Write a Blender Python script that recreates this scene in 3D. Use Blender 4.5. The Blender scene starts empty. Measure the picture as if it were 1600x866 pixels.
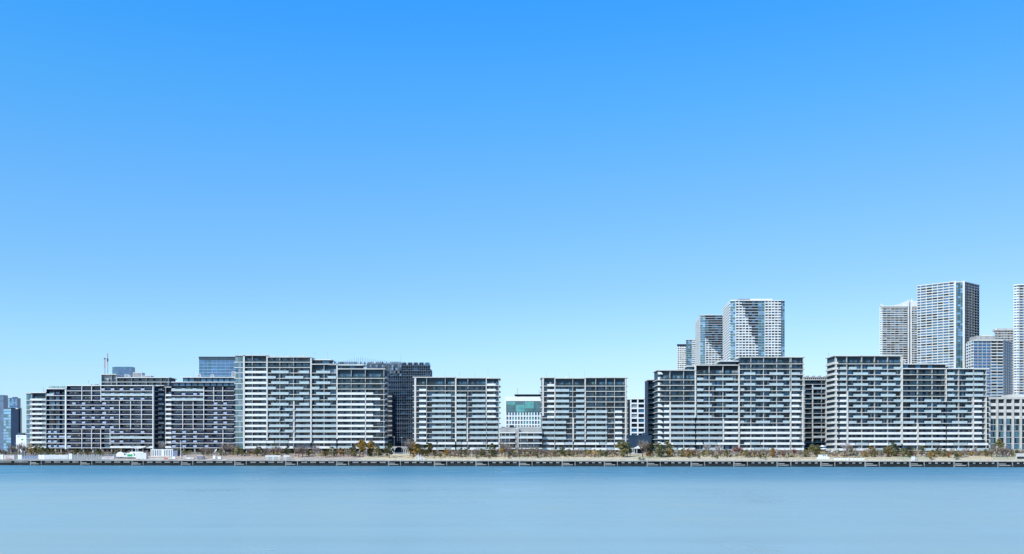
import bpy, math, random
from mathutils import Vector
random.seed(7)
SC = bpy.context.scene
COL = SC.collection
R = math.radians

# ------------------------------------------------------------------ camera, sky, sun
F, HX, HY, H = 1495.0, 800.0, 710.0, 6.0      # focal length and horizon in photo pixels, eye height
cam = bpy.data.cameras.new('camera'); camo = bpy.data.objects.new('camera', cam); COL.objects.link(camo)
cam.sensor_width = 36.0; cam.lens = 36.0 * F / 1600.0
cam.shift_y = (HY - 433.0) / 1600.0
cam.clip_start = 0.5; cam.clip_end = 20000
camo.location = (0, 0, H); camo.rotation_euler = (R(90), 0, 0)
SC.camera = camo
SUN_EL, SUN_ROT = 36.0, 222.0
world = bpy.data.worlds.new('World'); SC.world = world; world.use_nodes = True
nt = world.node_tree; N = nt.nodes; L = nt.links
bg = N['Background']; sky = N.new('ShaderNodeTexSky'); sky.sky_type = 'NISHITA'; sky.sun_disc = False
sky.sun_elevation = R(SUN_EL); sky.sun_rotation = R(SUN_ROT)
tc = N.new('ShaderNodeTexCoord'); sx = N.new('ShaderNodeSeparateXYZ'); rp = N.new('ShaderNodeValToRGB')
L.new(tc.outputs['Generated'], sx.inputs[0]); L.new(sx.outputs[2], rp.inputs[0])
stops = [(0.0, (1.7, 2.05, 3.4)), (0.03, (1.28, 1.60, 2.4)), (0.075, (1.16, 1.46, 1.95)), (0.17, (.93, 1.40, 1.85)), (0.26, (.78, 1.5, 2.15)),
         (0.34, (.56, 1.62, 2.45)), (0.44, (.31, 1.66, 2.95)), (0.7, (.5, 1.25, 2.1)), (1.0, (.6, 1.2, 1.8))]
cr = rp.color_ramp
while len(cr.elements) < len(stops): cr.elements.new(0.5)
for e, (p, c) in zip(cr.elements, stops):
    e.position = p; e.color = (c[0] / 4, c[1] / 4, c[2] / 4, 1)
vm = N.new('ShaderNodeVectorMath'); vm.operation = 'MULTIPLY'
v4 = N.new('ShaderNodeVectorMath'); v4.operation = 'SCALE'; v4.inputs['Scale'].default_value = 4.0
L.new(rp.outputs[0], v4.inputs[0]); L.new(sky.outputs[0], vm.inputs[0]); L.new(v4.outputs[0], vm.inputs[1])
mx = N.new('ShaderNodeMapRange'); mx.inputs[1].default_value = -.5; mx.inputs[2].default_value = .45; L.new(sx.outputs[0], mx.inputs[0])
tint = N.new('ShaderNodeMix'); tint.data_type = 'RGBA'; tint.inputs[6].default_value = (1.02, 1.12, 1.08, 1); tint.inputs[7].default_value = (1.05, .95, .98, 1); L.new(mx.outputs[0], tint.inputs[0])
vt = N.new('ShaderNodeVectorMath'); vt.operation = 'MULTIPLY'; L.new(vm.outputs[0], vt.inputs[0]); L.new(tint.outputs[2], vt.inputs[1])
L.new(vt.outputs[0], bg.inputs[0]); bg.inputs[1].default_value = 0.1
sun = bpy.data.lights.new('sun', 'SUN'); suno = bpy.data.objects.new('sun', sun); COL.objects.link(suno)
sun.energy = 4.6; sun.angle = R(0.5); sun.color = (1.0, .955, .88)
sd = Vector((math.sin(R(SUN_ROT)) * math.cos(R(SUN_EL)), math.cos(R(SUN_ROT)) * math.cos(R(SUN_EL)), math.sin(R(SUN_EL))))
suno.rotation_euler = sd.to_track_quat('Z', 'Y').to_euler(); suno.location = (-200, -100, 300)
SC.view_settings.view_transform = 'Standard'; SC.view_settings.look = 'None'
SC.view_settings.exposure = 0.0; SC.view_settings.gamma = 1.0
try:
    SC.cycles.max_bounces = 6; SC.cycles.transparent_max_bounces = 8; SC.cycles.use_denoising = True; SC.cycles.denoiser = 'OPENIMAGEDENOISE'; SC.cycles.denoising_input_passes = 'RGB_ALBEDO_NORMAL'; SC.cycles.denoising_prefilter = 'ACCURATE'
    SC.render.use_persistent_data = False
except Exception: pass

ORD = ['first', 'second', 'third', 'fourth', 'fifth', 'sixth', 'seventh', 'eighth', 'ninth', 'tenth', 'eleventh', 'twelfth', 'thirteenth', 'fourteenth', 'fifteenth', 'sixteenth', 'seventeenth', 'eighteenth', 'nineteenth', 'twentieth', 'twenty-first', 'twenty-second', 'twenty-third', 'twenty-fourth']
def PX(px, D): return (px - HX) / F * D
def PZ(py, D): return H - (py - HY) / F * D

# ------------------------------------------------------------------ materials
MAT = {}
def mat(name, col, rough=.7, spec=.2, noise=0.0, nscale=.5, stretch=(1, 1, 1), metal=0.0, bump=0, alpha=1.0, col2=None, island=False):
    m = bpy.data.materials.new(name); m.use_nodes = True; t = m.node_tree; n = t.nodes; b = n['Principled BSDF']
    b.inputs['Base Color'].default_value = (*col, 1); b.inputs['Roughness'].default_value = rough
    b.inputs['Specular IOR Level'].default_value = spec; b.inputs['Metallic'].default_value = metal
    if alpha < 1: b.inputs['Alpha'].default_value = alpha
    if noise or col2:
        g = n.new('ShaderNodeNewGeometry'); mp = n.new('ShaderNodeMapping'); mp.inputs['Scale'].default_value = stretch
        nz = n.new('ShaderNodeTexNoise'); nz.inputs['Scale'].default_value = nscale; nz.inputs['Detail'].default_value = 5
        t.links.new(g.outputs['Position'], mp.inputs[0]); t.links.new(mp.outputs[0], nz.inputs[0])
        r = n.new('ShaderNodeValToRGB'); c2 = col2 or tuple(x * (1 - noise) for x in col)
        r.color_ramp.elements[0].position = .32; r.color_ramp.elements[1].position = .68
        r.color_ramp.elements[0].color = (*c2, 1); r.color_ramp.elements[1].color = (*col, 1)
        t.links.new(nz.outputs[0], r.inputs[0]); out = r.outputs[0]
        if island:
            mx = n.new('ShaderNodeMix'); mx.data_type = 'RGBA'; mx.blend_type = 'MULTIPLY'; mx.inputs[0].default_value = 1
            mr = n.new('ShaderNodeMapRange'); mr.inputs[3].default_value = .55; mr.inputs[4].default_value = 1.35
            t.links.new(g.outputs['Random Per Island'], mr.inputs[0])
            t.links.new(out, mx.inputs[6]); t.links.new(mr.outputs[0], mx.inputs[7]); out = mx.outputs[2]
        t.links.new(out, b.inputs['Base Color'])
        if bump:
            bp = n.new('ShaderNodeBump'); bp.inputs['Strength'].default_value = bump
            t.links.new(nz.outputs[0], bp.inputs['Height']); t.links.new(bp.outputs[0], b.inputs['Normal'])
    MAT[name] = m
    return m
ST = (1, 1, .25)
mat('white_panel', (.70, .695, .67), .55, noise=.13, nscale=.35, stretch=(1, 1, .3))
mat('white_paint', (.76, .76, .75), .45, noise=.06, nscale=.8)
mat('pale_slab', (.60, .575, .53), .7, noise=.18, nscale=.3, stretch=(1, 1, .3))
mat('soffit_grey', (.45, .45, .45), .75, noise=.15)
mat('fin_grey', (.42, .42, .41), .6, noise=.1)
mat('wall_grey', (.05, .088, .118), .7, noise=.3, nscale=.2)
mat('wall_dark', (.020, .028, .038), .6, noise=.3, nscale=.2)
mat('wall_navy', (.016, .022, .055), .5, noise=.3, nscale=.2)
mat('concrete', (.36, .355, .34), .85, noise=.3, nscale=.25, stretch=(1, 1, .4))
mat('concrete_light', (.52, .50, .46), .85, noise=.25, nscale=.4)
mat('asphalt', (.055, .055, .058), .9, noise=.25, nscale=.6)
mat('roof_grey', (.30, .30, .31), .8, noise=.2)
mat('frame_grey', (.42, .44, .46), .5, metal=.2)
mat('sash', (.06, .065, .07), .5)
mat('frame_dark', (.06, .065, .07), .4)
mat('glass_dark', (.008, .022, .036), .06, .4, noise=.5, nscale=.25)
mat('glass_mid', (.045, .16, .27), .08, .5, noise=.5, nscale=.25)
mat('curtain', (.24, .29, .33), .5, .4, noise=.4, nscale=1.2, stretch=(3, 1, .2))
mat('glass_teal', (.06, .17, .19), .1, .9, noise=.55, nscale=.25)
mat('glass_green', (.09, .36, .34), .12, .9, noise=.35, nscale=.3)
mat('glass_blue', (.035, .12, .28), .1, 1.0, noise=.5, nscale=.1)
mat('glass_paleblue', (.18, .36, .52), .12, 1.0, noise=.4, nscale=.08)
mat('glass_navy', (.03, .12, .22), .12, .8, noise=.4, nscale=.1)
mat('rail_aqua', (.42, .50, .51), .25, .4, noise=.18, nscale=.3)
mat('navy_panel', (.014, .018, .05), .4, noise=.2, nscale=.3)
mat('rail_lilac', (.36, .42, .56), .25, .7, noise=.12, nscale=.3)
mat('rail_clear', (.02, .04, .045), .06, .5, alpha=.4)
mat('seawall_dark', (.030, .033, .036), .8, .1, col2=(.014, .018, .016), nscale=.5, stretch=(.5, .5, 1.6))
mat('seawall_pale', (.27, .275, .28), .8, noise=.4, nscale=.5)
mat('straw_grass', (.70, .56, .36), .95, .1, col2=(.52, .41, .24), nscale=.35, bump=.3)
mat('pink_soil', (.56, .42, .33), .95, .1, col2=(.34, .25, .18), nscale=.35, bump=.3)
mat('land', (.30, .27, .22), .95, .1, col2=(.16, .15, .12), nscale=.06)
mat('paving', (.30, .295, .27), .85, noise=.3, nscale=.3)
mat('bark', (.10, .075, .055), .9, noise=.3)
mat('bark_pale', (.30, .26, .23), .9, noise=.3)
mat('leaf_olive', (.26, .22, .085), .8, .1, col2=(.12, .12, .045), nscale=.7, island=True)
mat('leaf_dark', (.13, .14, .06), .8, .1, col2=(.06, .075, .03), nscale=.7, island=True)
mat('leaf_gold', (.46, .28, .07), .8, .1, col2=(.27, .17, .05), nscale=.7, island=True)
mat('leaf_rust', (.40, .20, .07), .8, .1, col2=(.22, .12, .05), nscale=.7, island=True)
mat('leaf_green', (.12, .17, .07), .8, .1, col2=(.07, .10, .04), nscale=.7, island=True)
mat('twig_brown', (.40, .31, .25), .9, .1, col2=(.22, .17, .14), nscale=.7, island=True)
mat('twig_red', (.42, .23, .20), .9, .1, col2=(.24, .13, .12), nscale=.7, island=True)
mat('twig_pale', (.55, .47, .44), .9, .1, col2=(.36, .29, .27), nscale=.7, island=True)
mat('shell_blue', (.075, .115, .17), .7, noise=.4, nscale=.15)
mat('scaffold_blue', (.20, .27, .36), .6, noise=.4, nscale=.1)
mat('net_grey', (.22, .24, .26), .8, noise=.5, nscale=.12, alpha=.6)
mat('orange_red', (.60, .10, .04), .6, noise=.2)
mat('green_paint', (.02, .32, .12), .5)
mat('fence_green', (.14, .26, .20), .6)
mat('tyre', (.02, .02, .02), .9)
mat('sign_blue', (.04, .25, .55), .5)
mat('mast_red', (.55, .16, .14), .6)
mat('banner', (.62, .55, .52), .7, col2=(.35, .30, .30), nscale=.6)
mat('hall_blue', (.52, .51, .52), .8, noise=.15, nscale=.1)
mat('mesh_blue', (.20, .24, .34), .8, noise=.35, nscale=.8)
# water: real Fresnel water over a base colour graded with distance
m = bpy.data.materials.new('water'); m.use_nodes = True; t = m.node_tree; n = t.nodes; b = n['Principled BSDF']
b.inputs['Roughness'].default_value = .42
b.inputs['IOR'].default_value = 1.33; b.inputs['Specular IOR Level'].default_value = .5
g = n.new('ShaderNodeNewGeometry'); bl = None
for sc_, st_, dist in ((.12, (.1, 1, 1), .14), (.03, (.08, 1, 1), .7)):
    mp = n.new('ShaderNodeMapping'); mp.inputs['Scale'].default_value = st_
    nz = n.new('ShaderNodeTexNoise'); nz.inputs['Scale'].default_value = sc_; nz.inputs['Detail'].default_value = 2.5
    bp = n.new('ShaderNodeBump'); bp.inputs['Strength'].default_value = 1; bp.inputs['Distance'].default_value = dist
    t.links.new(g.outputs['Position'], mp.inputs[0]); t.links.new(mp.outputs[0], nz.inputs[0]); t.links.new(nz.outputs[0], bp.inputs['Height'])
    if bl: t.links.new(bl.outputs[0], bp.inputs['Normal'])
    bl = bp
t.links.new(bl.outputs[0], b.inputs['Normal'])
# near paleness and far reflected blue painted into the base colour by distance
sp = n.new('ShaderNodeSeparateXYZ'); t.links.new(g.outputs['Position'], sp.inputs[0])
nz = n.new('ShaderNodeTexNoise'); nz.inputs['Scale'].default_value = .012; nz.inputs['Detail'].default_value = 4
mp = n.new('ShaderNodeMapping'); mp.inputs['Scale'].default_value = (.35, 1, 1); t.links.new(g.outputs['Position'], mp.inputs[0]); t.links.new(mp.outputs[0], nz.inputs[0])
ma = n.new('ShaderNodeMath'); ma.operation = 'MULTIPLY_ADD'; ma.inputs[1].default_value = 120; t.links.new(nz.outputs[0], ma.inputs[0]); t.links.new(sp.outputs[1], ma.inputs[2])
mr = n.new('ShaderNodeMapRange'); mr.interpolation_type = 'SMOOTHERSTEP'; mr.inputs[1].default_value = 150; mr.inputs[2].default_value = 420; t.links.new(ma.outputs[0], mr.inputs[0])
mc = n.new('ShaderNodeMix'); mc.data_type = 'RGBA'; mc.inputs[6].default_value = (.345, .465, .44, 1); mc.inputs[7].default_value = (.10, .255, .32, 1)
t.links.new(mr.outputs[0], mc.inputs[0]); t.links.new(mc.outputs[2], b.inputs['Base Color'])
nw = n.new('ShaderNodeTexNoise'); nw.inputs['Scale'].default_value = .035; nw.inputs['Detail'].default_value = 6; nw.inputs['Roughness'].default_value = .6
mw = n.new('ShaderNodeMapping'); mw.inputs['Scale'].default_value = (.12, 1, 1); t.links.new(g.outputs['Position'], mw.inputs[0]); t.links.new(mw.outputs[0], nw.inputs[0])
rw = n.new('ShaderNodeMapRange'); rw.inputs[1].default_value = .38; rw.inputs[2].default_value = .62; rw.inputs[3].default_value = .25; rw.inputs[4].default_value = .6   # wind streaks
n2 = n.new('ShaderNodeTexNoise'); n2.inputs['Scale'].default_value = .12; n2.inputs['Detail'].default_value = 4
m2 = n.new('ShaderNodeMapping'); m2.inputs['Scale'].default_value = (.6, .22, 1); t.links.new(g.outputs['Position'], m2.inputs[0]); t.links.new(m2.outputs[0], n2.inputs[0])
av = n.new('ShaderNodeMix'); av.inputs[0].default_value = .5; t.links.new(nw.outputs[0], av.inputs[2]); t.links.new(n2.outputs[0], av.inputs[3])
t.links.new(av.outputs[0], rw.inputs[0]); t.links.new(rw.outputs[0], b.inputs['Roughness']); MAT['water'] = m

# ------------------------------------------------------------------ mesh helpers
class MB:
    def __init__(s): s.v = []; s.f = []; s.m = []; s.ms = []
    def mi(s, name):
        if name not in s.ms: s.ms.append(name)
        return s.ms.index(name)
    def face(s, pts, m):
        k = len(s.v); s.v += [tuple(p) for p in pts]; s.f.append(tuple(range(k, k + len(pts)))); s.m.append(s.mi(m))
    def hexa(s, P, m):                                  # P: 4 bottom, 4 top
        k = len(s.v); s.v += [tuple(p) for p in P]
        for q in ((3, 2, 1, 0), (4, 5, 6, 7), (0, 1, 5, 4), (1, 2, 6, 5), (2, 3, 7, 6), (3, 0, 4, 7)):
            s.f.append(tuple(k + i for i in q)); s.m.append(s.mi(m))
    def box(s, x0, x1, y0, y1, z0, z1, m):
        s.hexa([(x0, y0, z0), (x1, y0, z0), (x1, y1, z0), (x0, y1, z0), (x0, y0, z1), (x1, y0, z1), (x1, y1, z1), (x0, y1, z1)], m)
    def obox(s, P, u, nn, a0, a1, b0, b1, z0, z1, m):   # along u, out along nn
        q = [(P[0] + u[0] * a + nn[0] * b_, P[1] + u[1] * a + nn[1] * b_) for a, b_ in ((a0, b1), (a1, b1), (a1, b0), (a0, b0))]
        s.hexa([(x, y, z0) for x, y in q] + [(x, y, z1) for x, y in q], m)
    def prism(s, pts, z0, z1, m):
        k = len(s.v); c = len(pts); s.v += [(x, y, z0) for x, y in pts] + [(x, y, z1) for x, y in pts]
        s.f.append(tuple(k + i for i in reversed(range(c)))); s.m.append(s.mi(m))
        s.f.append(tuple(k + c + i for i in range(c))); s.m.append(s.mi(m))
        for i in range(c):
            j = (i + 1) % c; s.f.append((k + i, k + j, k + c + j, k + c + i)); s.m.append(s.mi(m))
    def tube(s, p, q, r0, r1, m, sides=6):
        p = Vector(p); q = Vector(q); d = (q - p).normalized()
        a = d.orthogonal().normalized(); b_ = d.cross(a); k = len(s.v)
        for c_, r_ in ((p, r0), (q, r1)):
            for i in range(sides):
                th = 2 * math.pi * i / sides; s.v.append(tuple(c_ + (a * math.cos(th) + b_ * math.sin(th)) * r_))
        for i in range(sides):
            j = (i + 1) % sides; s.f.append((k + i, k + j, k + sides + j, k + sides + i)); s.m.append(s.mi(m))
        s.f.append(tuple(k + i for i in reversed(range(sides)))); s.m.append(s.mi(m))
        s.f.append(tuple(k + sides + i for i in range(sides))); s.m.append(s.mi(m))
    def mesh(s, name, off=(0, 0, 0)):
        me = bpy.data.meshes.new(name)
        me.from_pydata([(x - off[0], y - off[1], z - off[2]) for x, y, z in s.v], [], s.f)
        for mm in s.ms: me.materials.append(MAT[mm])
        me.polygons.foreach_set('material_index', s.m); me.update()
        return me
def link(name, me, parent=None, loc=(0, 0, 0), rz=0.0, sc=None):
    o = bpy.data.objects.new(name, me); COL.objects.link(o); o.parent = parent; o.location = loc
    if rz: o.rotation_euler = (0, 0, rz)
    if sc: o.scale = sc
    return o
def root(name, label, cat, loc, group=None):
    o = bpy.data.objects.new(name, None); COL.objects.link(o); o.location = loc; o.empty_display_size = .5
    o['label'] = label; o['category'] = cat
    if group: o['group'] = group
    return o
def part(name, mb, parent, kind=None):                  # world coordinates in mb, child of parent
    o = link(name, mb.mesh(name, parent['_b'] if '_b' in parent else parent.location), parent)
    if kind: o['kind'] = kind
    return o
def solo(name, mb, label, cat, group=None):
    x = [v[0] for v in mb.v]; y = [v[1] for v in mb.v]; z = [v[2] for v in mb.v]
    c = ((min(x) + max(x)) / 2, (min(y) + max(y)) / 2, min(z))
    o = link(name, mb.mesh(name, c), None, c); o['label'] = label; o['category'] = cat
    if group: o['group'] = group
    return o
def struct(name, mb):
    o = link(name, mb.mesh(name)); o['kind'] = 'structure'; return o

# ------------------------------------------------------------------ ground, water
GZ = 7.5                                                # level of the land the blocks stand on
def YQ(x): return 482 - .155 * x                        # the quay line
QZ = 2.9
def land_z(x, y):
    t_ = y - YQ(x)
    P = [(-5, QZ - .12), (9, QZ - .12), (12, 3.6), (26, 5.0), (38, 5.6), (60, 6.6), (95, GZ - .02), (1e6, GZ - .02)]
    for (a, za), (b_, zb) in zip(P, P[1:]):
        if t_ <= b_: return za + (zb - za) * max(0, (t_ - a)) / (b_ - a)
    return GZ
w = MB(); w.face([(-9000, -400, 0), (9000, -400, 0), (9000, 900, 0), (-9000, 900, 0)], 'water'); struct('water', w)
g = MB(); xs = [-9000, -2500, -900] + [x for x in range(-600, 601, 20)] + [900, 2500, 9000]
ts = [.3, 9, 12, 16, 20, 26, 32, 38, 46, 60, 78, 95, 160, 400, 1500, 12000]
gi = {}
for i, x in enumerate(xs):
    xq = max(-900, min(900, x))
    for j, t_ in enumerate(ts):
        gi[i, j] = len(g.v); yy = YQ(xq) + t_
        jit = random.uniform(-.12, .12) if 12 <= t_ <= 60 else 0
        g.v.append((x, yy, land_z(xq, yy) + jit))
for i in range(len(xs) - 1):
    for j in range(len(ts) - 1):
        g.f.append((gi[i, j], gi[i + 1, j], gi[i + 1, j + 1], gi[i, j + 1]))
        xc = (xs[i] + xs[i + 1]) / 2
        mm = 'land'
        if 1 <= j <= 7: mm = 'straw_grass' if xc > -75 else ('pink_soil' if xc > -215 else 'paving')
        g.m.append(g.mi(mm))
# below the quay edge the sheet goes down to the sea bed
struct('ground', g)
p = MB()
for x in range(-900, 900, 30):
    p.face([(x, YQ(x) + .6, QZ), (x + 30, YQ(x + 30) + .6, QZ), (x + 30, YQ(x + 30) + 8.6, QZ), (x, YQ(x) + 8.6, QZ)], 'paving')
struct('promenade', p)

# sea wall: thing with coping, panels, bays
qa = math.atan2(-.155, 1); qu = (math.cos(qa), math.sin(qa)); qn = (math.sin(qa), -math.cos(qa)); Q0 = (0, YQ(0))
def qs(x): return x / qu[0]
sw = root('sea_wall', 'long dark concrete sea wall along the water with pale beams under its coping', 'sea wall', (0, YQ(0), 0))
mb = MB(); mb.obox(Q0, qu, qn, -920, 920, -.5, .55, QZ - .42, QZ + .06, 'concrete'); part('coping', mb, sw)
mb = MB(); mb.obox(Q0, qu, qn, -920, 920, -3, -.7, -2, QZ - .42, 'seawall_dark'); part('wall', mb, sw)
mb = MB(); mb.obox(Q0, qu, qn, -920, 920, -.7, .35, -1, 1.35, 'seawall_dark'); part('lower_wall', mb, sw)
bays = [PX(px, 482 - .155 * PX(px, 482)) for px in (-75, 53, 133, 214, 292, 376, 456, 536, 617, 689, 754, 822, 889, 955, 1022, 1091, 1158, 1226, 1295, 1365, 1436, 1506, 1576, 1646)]
nb_ = 0
for i, bx in enumerate(bays):
    s0 = qs(bx); mb = MB()
    mb.obox(Q0, qu, qn, s0 - 3.6, s0 - 3.0, -.6, .5, -1, QZ - .42, 'seawall_pale')
    mb.obox(Q0, qu, qn, s0 + 2.9, s0 + 3.3, -.6, .5, -1, QZ - .42, 'seawall_pale')
    for k in range(5):
        mb.obox(Q0, qu, qn, s0 - 2.9, s0 + 2.9 - k * .9, .35, .40 + .12 * (5 - k), -1, .6 + k * .34, 'concrete' if k % 2 else 'seawall_dark')
    part('landing_steps', mb, sw)
    if i + 1 < len(bays):
        s1 = qs(bays[i + 1]); n_ = 4; a = s0 + 4.2; wd = (s1 - s0 - 8.2) / n_
        for k in range(n_):
            mb = MB(); mb.obox(Q0, qu, qn, a + k * wd + .9, a + (k + 1) * wd - .8, -.2, .30, 1.55, 2.1 + .04 * (k % 2), 'seawall_pale')
            mb.obox(Q0, qu, qn, a + k * wd - .12, a + k * wd + .2, -.6, .4, 1.35, QZ - .42, 'seawall_dark')
            part('fender_beam', mb, sw)
for i, bx in enumerate(bays):
    if not (-300 < bx < 275): continue
    mb = MB(); c = (bx, YQ(bx) + .9)
    mb.tube((c[0], c[1], QZ), (c[0], c[1], QZ + .5), .2, .16, 'concrete_light', 8); mb.tube((c[0], c[1], QZ + .5), (c[0], c[1], QZ + .72), .3, .26, 'concrete_light', 8)
    nb_ += 1
    o = solo('mooring_bollard', mb, 'pale mooring bollard at the quay edge, %s of the row from the left' % ORD[nb_ - 1], 'bollard', 'bollards along the quay edge')

# ------------------------------------------------------------------ apartment blocks
WIN = {}
def win_mesh(w_, h_, v):
    w_ = round(w_ * 4) / 4; h_ = round(h_ * 10) / 10; k = (w_, h_, v)
    if k not in WIN:
        rr = random.Random(hash((int(w_ * 4), int(h_ * 10), v)) & 0xffff)
        pn = MB(); n_ = max(2, round(w_ / 1.5))
        for i in range(n_):
            mm = rr.choices(['glass_dark', 'glass_mid', 'curtain', 'glass_teal'], [4, 5, 1.8, .8])[0]
            pn.box(-w_ / 2 + w_ * i / n_ + .02, -w_ / 2 + w_ * (i + 1) / n_ - .02, -.03, .02, 0, h_, mm)
        fr = MB()
        for i in range(n_ + 1):
            x = -w_ / 2 + w_ * i / n_; fr.box(x - .04, x + .04, -.09, .03, 0, h_, 'sash')
        fr.box(-w_ / 2, w_ / 2, -.08, .03, h_, h_ + .1, 'sash')
        WIN[k] = (pn.mesh('window'), fr.mesh('window_frame'), pn, fr)
    return WIN[k]
def put_windows(rt, base, wins, cap=100):
    """wins: (x,y,z,w,h). The first cap are parts with a frame sub-part; the rest one stuff part."""
    wins = sorted(wins, key=lambda q: -q[3] * q[4] + random.random() * .01)
    rest = MB()
    for i, (x, y, z, w_, h_) in enumerate(wins):
        v = random.randrange(5); me, fme, pn, fr = win_mesh(w_, h_, v)
        if i < cap:
            o = link('window', me, rt, (x - base[0], y - base[1], z - base[2])); link('window_frame', fme, o)
        else:
            for src in (pn, fr):
                k = len(rest.v); rest.v += [(a + x, b_ + y, c + z) for a, b_, c in src.v]
                rest.f += [tuple(q + k for q in f) for f in src.f]; rest.m += [rest.mi(src.ms[q]) for q in src.m]
    if rest.v: part('upper_windows', rest, rt, 'stuff')

def apartment(name, label, sections, D, ybase=702, pitch=8.4, depth=15, group='apartment blocks along the waterfront', gz=GZ):
    xa = min(s['x'][0] for s in sections); xb = max(s['x'][1] for s in sections)
    base = ((PX(xa, D) + PX(xb, D)) / 2, D, gz)
    rt = root(name, label, 'apartment block', base, group)
    wins = []; rails = []
    mpp = D / F
    for si, s in enumerate(sections):
        x0, x1 = s['x']; X0, X1 = PX(x0, D), PX(x1, D); yt = s['top']; Dd = D + s.get('dy', 0) + .013 * si
        n = max(1, int((ybase - yt) / pitch + .25)); lv = [PZ(ybase - k * pitch, D) for k in range(n)]; zt = PZ(yt, D)
        wm = s.get('wall', 'wall_grey'); bal = s.get('bal', 1.9); ol, orr = s.get('over', (0, 0))
        # body
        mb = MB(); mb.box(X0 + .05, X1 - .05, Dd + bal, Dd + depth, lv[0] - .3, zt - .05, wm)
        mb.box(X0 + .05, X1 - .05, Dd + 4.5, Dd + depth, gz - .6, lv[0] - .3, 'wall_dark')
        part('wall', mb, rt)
        # columns of the ground floor
        ed = s['bays']; ed = sorted(set([x0] + list(ed) + [x1]))
        for e in ed[:-1]:
            mb = MB(); x = PX(e, D) + .5; mb.box(x - .35, x + .35, Dd + 1.0, Dd + 1.7, gz - .6, lv[0] - .2, s.get('col', 'concrete')); part('column', mb, rt)
        # floor slabs
        for k in range(n):
            mb = MB(); mb.box(X0 - ol, X1 + orr, Dd, Dd + depth - .1, lv[k] - .34, lv[k], s.get('slab', 'pale_slab')); part('floor_slab', mb, rt)
        mb = MB(); mb.box(X0 - max(ol, .25 if si == 0 else 0), X1 + max(orr, .25 if si == len(sections) - 1 else 0), Dd - .5, Dd + depth + .2, zt - .1, zt + .38, s.get('roofm', 'pale_slab')); part('roof', mb, rt)
        # side returns: partitions
        if s.get('nofin') is None:
            for e in s.get('fins', [x0] + ed[2:-1:2] + [x1]):
                x = PX(e, D); x = min(max(x, X0 + .13), X1 - .13)
                mb = MB()
                for k in range(n):
                    zt_ = lv[k + 1] - .33 if k + 1 < n else zt - .09
                    mb.box(x - .13, x + .13, Dd + .08, Dd + bal + .02, lv[k] - .01, zt_, s.get('fin', 'fin_grey'))
                part('partition', mb, rt)
        # windows
        for k in range(n):
            zt_ = lv[k + 1] - .34 if k + 1 < n else zt - .1
            h_ = min(2.25, zt_ - lv[k] - .35)
            for a, b_ in zip(ed, ed[1:]):
                A, B_ = PX(a, D), PX(b_, D); wd = (B_ - A)
                if wd < 1.6: continue
                if s.get('curtainwall'):
                    mb = MB(); nn = max(1, round(wd / 1.6))
                    for q in range(nn): mb.box(A + wd * q / nn + .06, A + wd * (q + 1) / nn - .06, Dd + bal - .2, Dd + bal + .02, lv[k] + .05, zt_ - .02, random.choice(['glass_teal', 'glass_mid', 'curtain', 'glass_teal', 'glass_teal']))
                    part('window_wall', mb, rt); continue
                w_ = wd * random.choice([.62, .7, .78]); off = random.uniform(-.1, .1) * wd
                wins.append(((A + B_) / 2 + off, Dd + bal - .01, lv[k] + .12, w_, h_))
        # railings (photo rows ylo..yhi counted on the floor's slab)
        for (ylo, yhi, A_, B_) in s.get('rails', []):
            for k in range(n):
                yk = ybase - k * pitch
                if not (ylo <= yk < yhi): continue
                for (a, b_, st) in (A_ if k % 2 == 0 else B_):
                    A, Bx = PX(a, D), PX(b_, D)
                    rails.append((A, Bx, Dd, lv[k], st))
        # tall piers
        for (xp, ya, yb, wpx) in s.get('piers', []):
            mb = MB(); c = PX(xp, D); hw = wpx * mpp / 2; mb.box(c - hw, c + hw, Dd - .16, Dd + bal, PZ(yb, D), PZ(ya, D), s.get('pierm', 'pale_slab')); part('pier', mb, rt)
    rails.sort(key=lambda q: -(q[1] - q[0])); rest = MB()
    for i, (A, Bx, Dd, z, st) in enumerate(rails):
        if st == 'd':
            mb = MB(); mb.box(A, Bx, Dd + .06, Dd + .10, z + .02, z + 1.05, 'rail_clear'); mb.box(A, Bx, Dd + .11, Dd + .16, z + 1.05, z + 1.11, 'sash'); nm = 'glass_railing'
        elif st == 'w':
            mb = MB(); mb.box(A, Bx, Dd - .14, Dd + .05, z - .36, z + 1.0, 'white_panel'); nm = 'solid_railing'
        elif st == 'g':
            mb = MB(); mb.box(A, Bx, Dd - .5, Dd - .43, z - .28, z + 1.12, 'rail_aqua'); nm = 'frosted_railing'
            lo = MB(); lo.box(A - .05, Bx + .05, Dd - .55, Dd + .0, z - .36, z - .28, 'white_panel')
        elif st == 'f':                                   # flush frosted glass
            mb = MB(); mb.box(A, Bx, Dd - .03, Dd + .05, z - .02, z + 1.12, 'rail_aqua'); nm = 'frosted_railing'
        elif st == 'n':
            mb = MB(); mb.box(A, Bx, Dd + .10, Dd + .15, z + .02, z + 1.1, 'navy_panel'); nm = 'navy_railing'
        elif st == 'p':
            mb = MB(); mb.box(A, Bx + .2, Dd + .02, Dd + .09, z + .3, z + 1.5, 'rail_lilac'); nm = 'privacy_panel'
        if i < 190:
            o = part(nm, mb, rt)
            if st == 'g':
                q = link('balcony_lip', lo.mesh('balcony_lip', base), o)
        else:
            k = len(rest.v); rest.v += mb.v; rest.f += [tuple(q + k for q in f) for f in mb.f]; rest.m += [rest.mi(mb.ms[q]) for q in mb.m]
    if rest.v: part('small_railings', rest, rt, 'stuff')
    put_windows(rt, base, wins)
    return rt
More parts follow.
